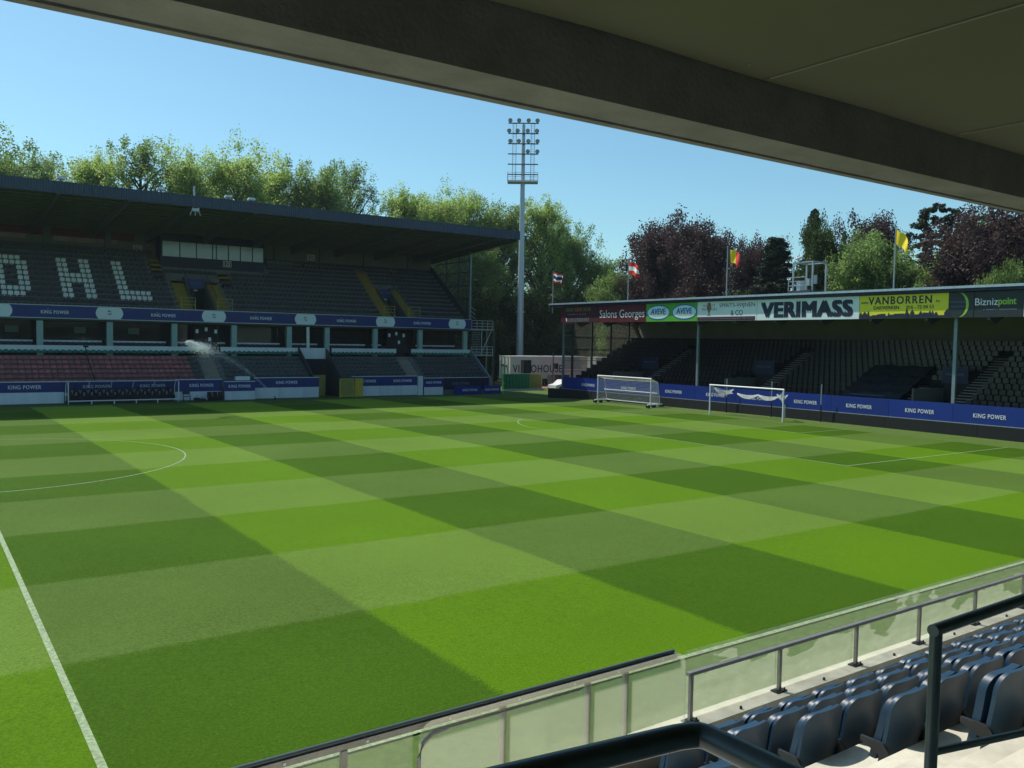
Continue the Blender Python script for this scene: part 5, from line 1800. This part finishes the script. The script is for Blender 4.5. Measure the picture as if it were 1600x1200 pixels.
# foreground handrails
hr = thing('handrail', 'thick dark handrail corner at the bottom edge of the photo', 'handrail', (-0.22, -43.56, 3.9))
P0 = Vector((-0.22, -43.56, 4.62))
dl, dr = Vector((-0.99, 0.14, 0)).normalized(), Vector((0.03, -1, 0)).normalized()
bend = [P0 + dl * 0.08, P0 + dl * 0.035 + dr * 0.006, P0 + dl * 0.010 + dr * 0.016, P0 + dr * 0.04, P0 + dr * 0.08]
MB().path([P0 + dl * 2.6] + bend + [P0 + dr * 1.4], 0.037, 18).build('rail_tube', 'railsteel', hr, True)
MB().tube(P0 + dl * 1.2 + Vector((0, 0, -0.02)), P0 + dl * 1.2 + Vector((0, 0, -1.0)), 0.022, 12).build('rail_post', 'railsteel', hr, True)
MB().tube(P0 + dr * 0.9 + Vector((0, 0, -0.02)), P0 + dr * 0.9 + Vector((0, 0, -1.0)), 0.022, 12).build('rail_post', 'railsteel', hr, True)
h2 = thing('handrail', 'dark handrail with upright post standing among the blue seats', 'handrail', (1.38, -43.41, 3.4))
Q0 = Vector((1.38, -43.41, 4.595))
MB().tube((1.38, -43.41, 3.3), (1.38, -43.41, 4.60), 0.0255, 18).build('rail_post', 'railsteel', h2, True)
MB().tube((1.354, -43.41, 4.597), (4.6, -43.41, 4.62), 0.0255, 18).build('top_rail', 'railsteel', h2, True)
MB().tube((1.40, -43.41, 4.07), (2.6, -43.41, 3.89), 0.017, 14).build('lower_rail', 'railsteel', h2, True)
MB().tube((4.2, -43.41, 3.3), (4.2, -43.41, 4.60), 0.0255, 18).build('rail_post', 'railsteel', h2, True)

# ------------------------------------------------------------------ near seats (seen from behind)
def shell(w0, w1, z0, z1, y0, y1, bow, th, nx=8, nzz=7, rc=0.13, name='shell'):
    """curved plastic seat shell: width w0 at the foot to w1 at the top, y from y0 (foot) to y1 (top)"""
    front, back = [], []
    prof = [(z0 + (z1 - rc - z0) * k / 3, 0.0) for k in range(4)]
    prof += [(z1 - rc + rc * math.sin(math.pi / 2 * k / 7), rc * (1 - math.cos(math.pi / 2 * k / 7))) for k in range(1, 8)]
    nzz = len(prof) - 1
    for j in range(nzz + 1):
        z, cut = prof[j]
        t = (z - z0) / (z1 - z0)
        hw = (w0 + (w1 - w0) * t) / 2 - cut * 0.97
        for i in range(nx + 1):
            s = -1 + 2 * i / nx
            y = y0 + (y1 - y0) * t + bow * (s * hw / (w0 / 2)) ** 2 + 0.03 * (1 - t) ** 2
            front.append((s * hw, y, z))
            back.append((s * hw, y - th, z))
    m = nx + 1
    V = front + back
    o = len(front)
    F = []
    for j in range(nzz):
        for i in range(nx):
            q = j * m + i
            F.append((q, q + m, q + m + 1, q + 1))
            F.append((o + q, o + q + 1, o + q + m + 1, o + q + m))
    for i in range(nx):
        F.append((i, i + 1, o + i + 1, o + i))
        q = nzz * m + i
        F.append((q, o + q, o + q + 1, q + 1))
    for j in range(nzz):
        q = j * m
        F.append((q, o + q, o + q + m, q + m))
        q = j * m + nx
        F.append((q, q + m, o + q + m, o + q))
    return MB().add(V, F)
# local frame: +Y looks at the pitch, floor at z = 0, back of the shell at y = 0
back_me = shell(0.575, 0.555, 0.22, 0.84, 0.08, 0.02, 0.05, 0.032).mesh('backrest', 'seatblue', True)
pan_me = shell(0.545, 0.53, 0.27, 0.80, 0.18, 0.13, 0.045, 0.06).mesh('seat_pan', 'seatblue', True)
br = MB()
for s in (-1, 1):
    br.prism([(0.02, 0.0), (0.10, 0.0), (0.14, 0.34), (0.30, 0.40), (0.30, 0.44), (0.10, 0.44), (0.04, 0.36)], 'x', s * 0.285 - 0.014, s * 0.285 + 0.014)
br.box(-0.27, 0.27, 0.08, 0.12, 0.30, 0.34)
br_me = br.mesh('bracket', 'bracket')
def near_seat(x, r, label):
    t = thing('stadium_seat', label, 'seat', (x, ny_(r), nz(r)), 'blue tip-up seats in the foreground')
    t.rotation_euler = (random.uniform(-0.012, 0.012), 0, random.uniform(-0.02, 0.02))
    for nme, me in (('backrest', back_me), ('seat_pan', pan_me), ('bracket', br_me)):
        o = bpy.data.objects.new(nme, me)
        COL.objects.link(o)
        o.parent = t
        if nme == 'seat_pan':
            o.rotation_euler = (random.uniform(-0.03, 0.06), 0, 0)
    return t
RIGHT = {1: 17.5, 2: 13.5, 3: 11.0, 4: 8.6, 5: 6.8}
for r in range(1, 6):
    x = 4.53
    n = 1
    while x < RIGHT[r]:
        near_seat(x, r, 'blue tip-up seat, %s row behind the parapet, %s from the gangway' % (nth(r), nth(n)))
        x += 0.63
        n += 1
for r in (2, 3, 4):
    near_seat(2.35, r, 'blue tip-up seat left of the gangway under the handrail, %s row from the parapet' % nth(r))

# ------------------------------------------------------------------ thin air volume added to lift the shadows like lens veil
hm = bpy.data.materials.new('haze_air')
hm.use_nodes = True
hn = hm.node_tree
hn.nodes.clear()
ho = nd(hn, 'ShaderNodeOutputMaterial')
hv = nd(hn, 'ShaderNodeVolumePrincipled')
hv.inputs['Color'].default_value = (0.80, 0.90, 1.0, 1)
hv.inputs['Density'].default_value = 0.00013
hv.inputs['Anisotropy'].default_value = 0.3
hn.links.new(hv.outputs[0], ho.inputs['Volume'])
MATS['haze_air'] = hm
hz = MB().box(-950, 950, -550, 1250, -1.7, 46).build('haze', 'haze_air')
hz['kind'] = 'stuff'

for o in bpy.data.objects:
    if '_w' in o:
        del o['_w']
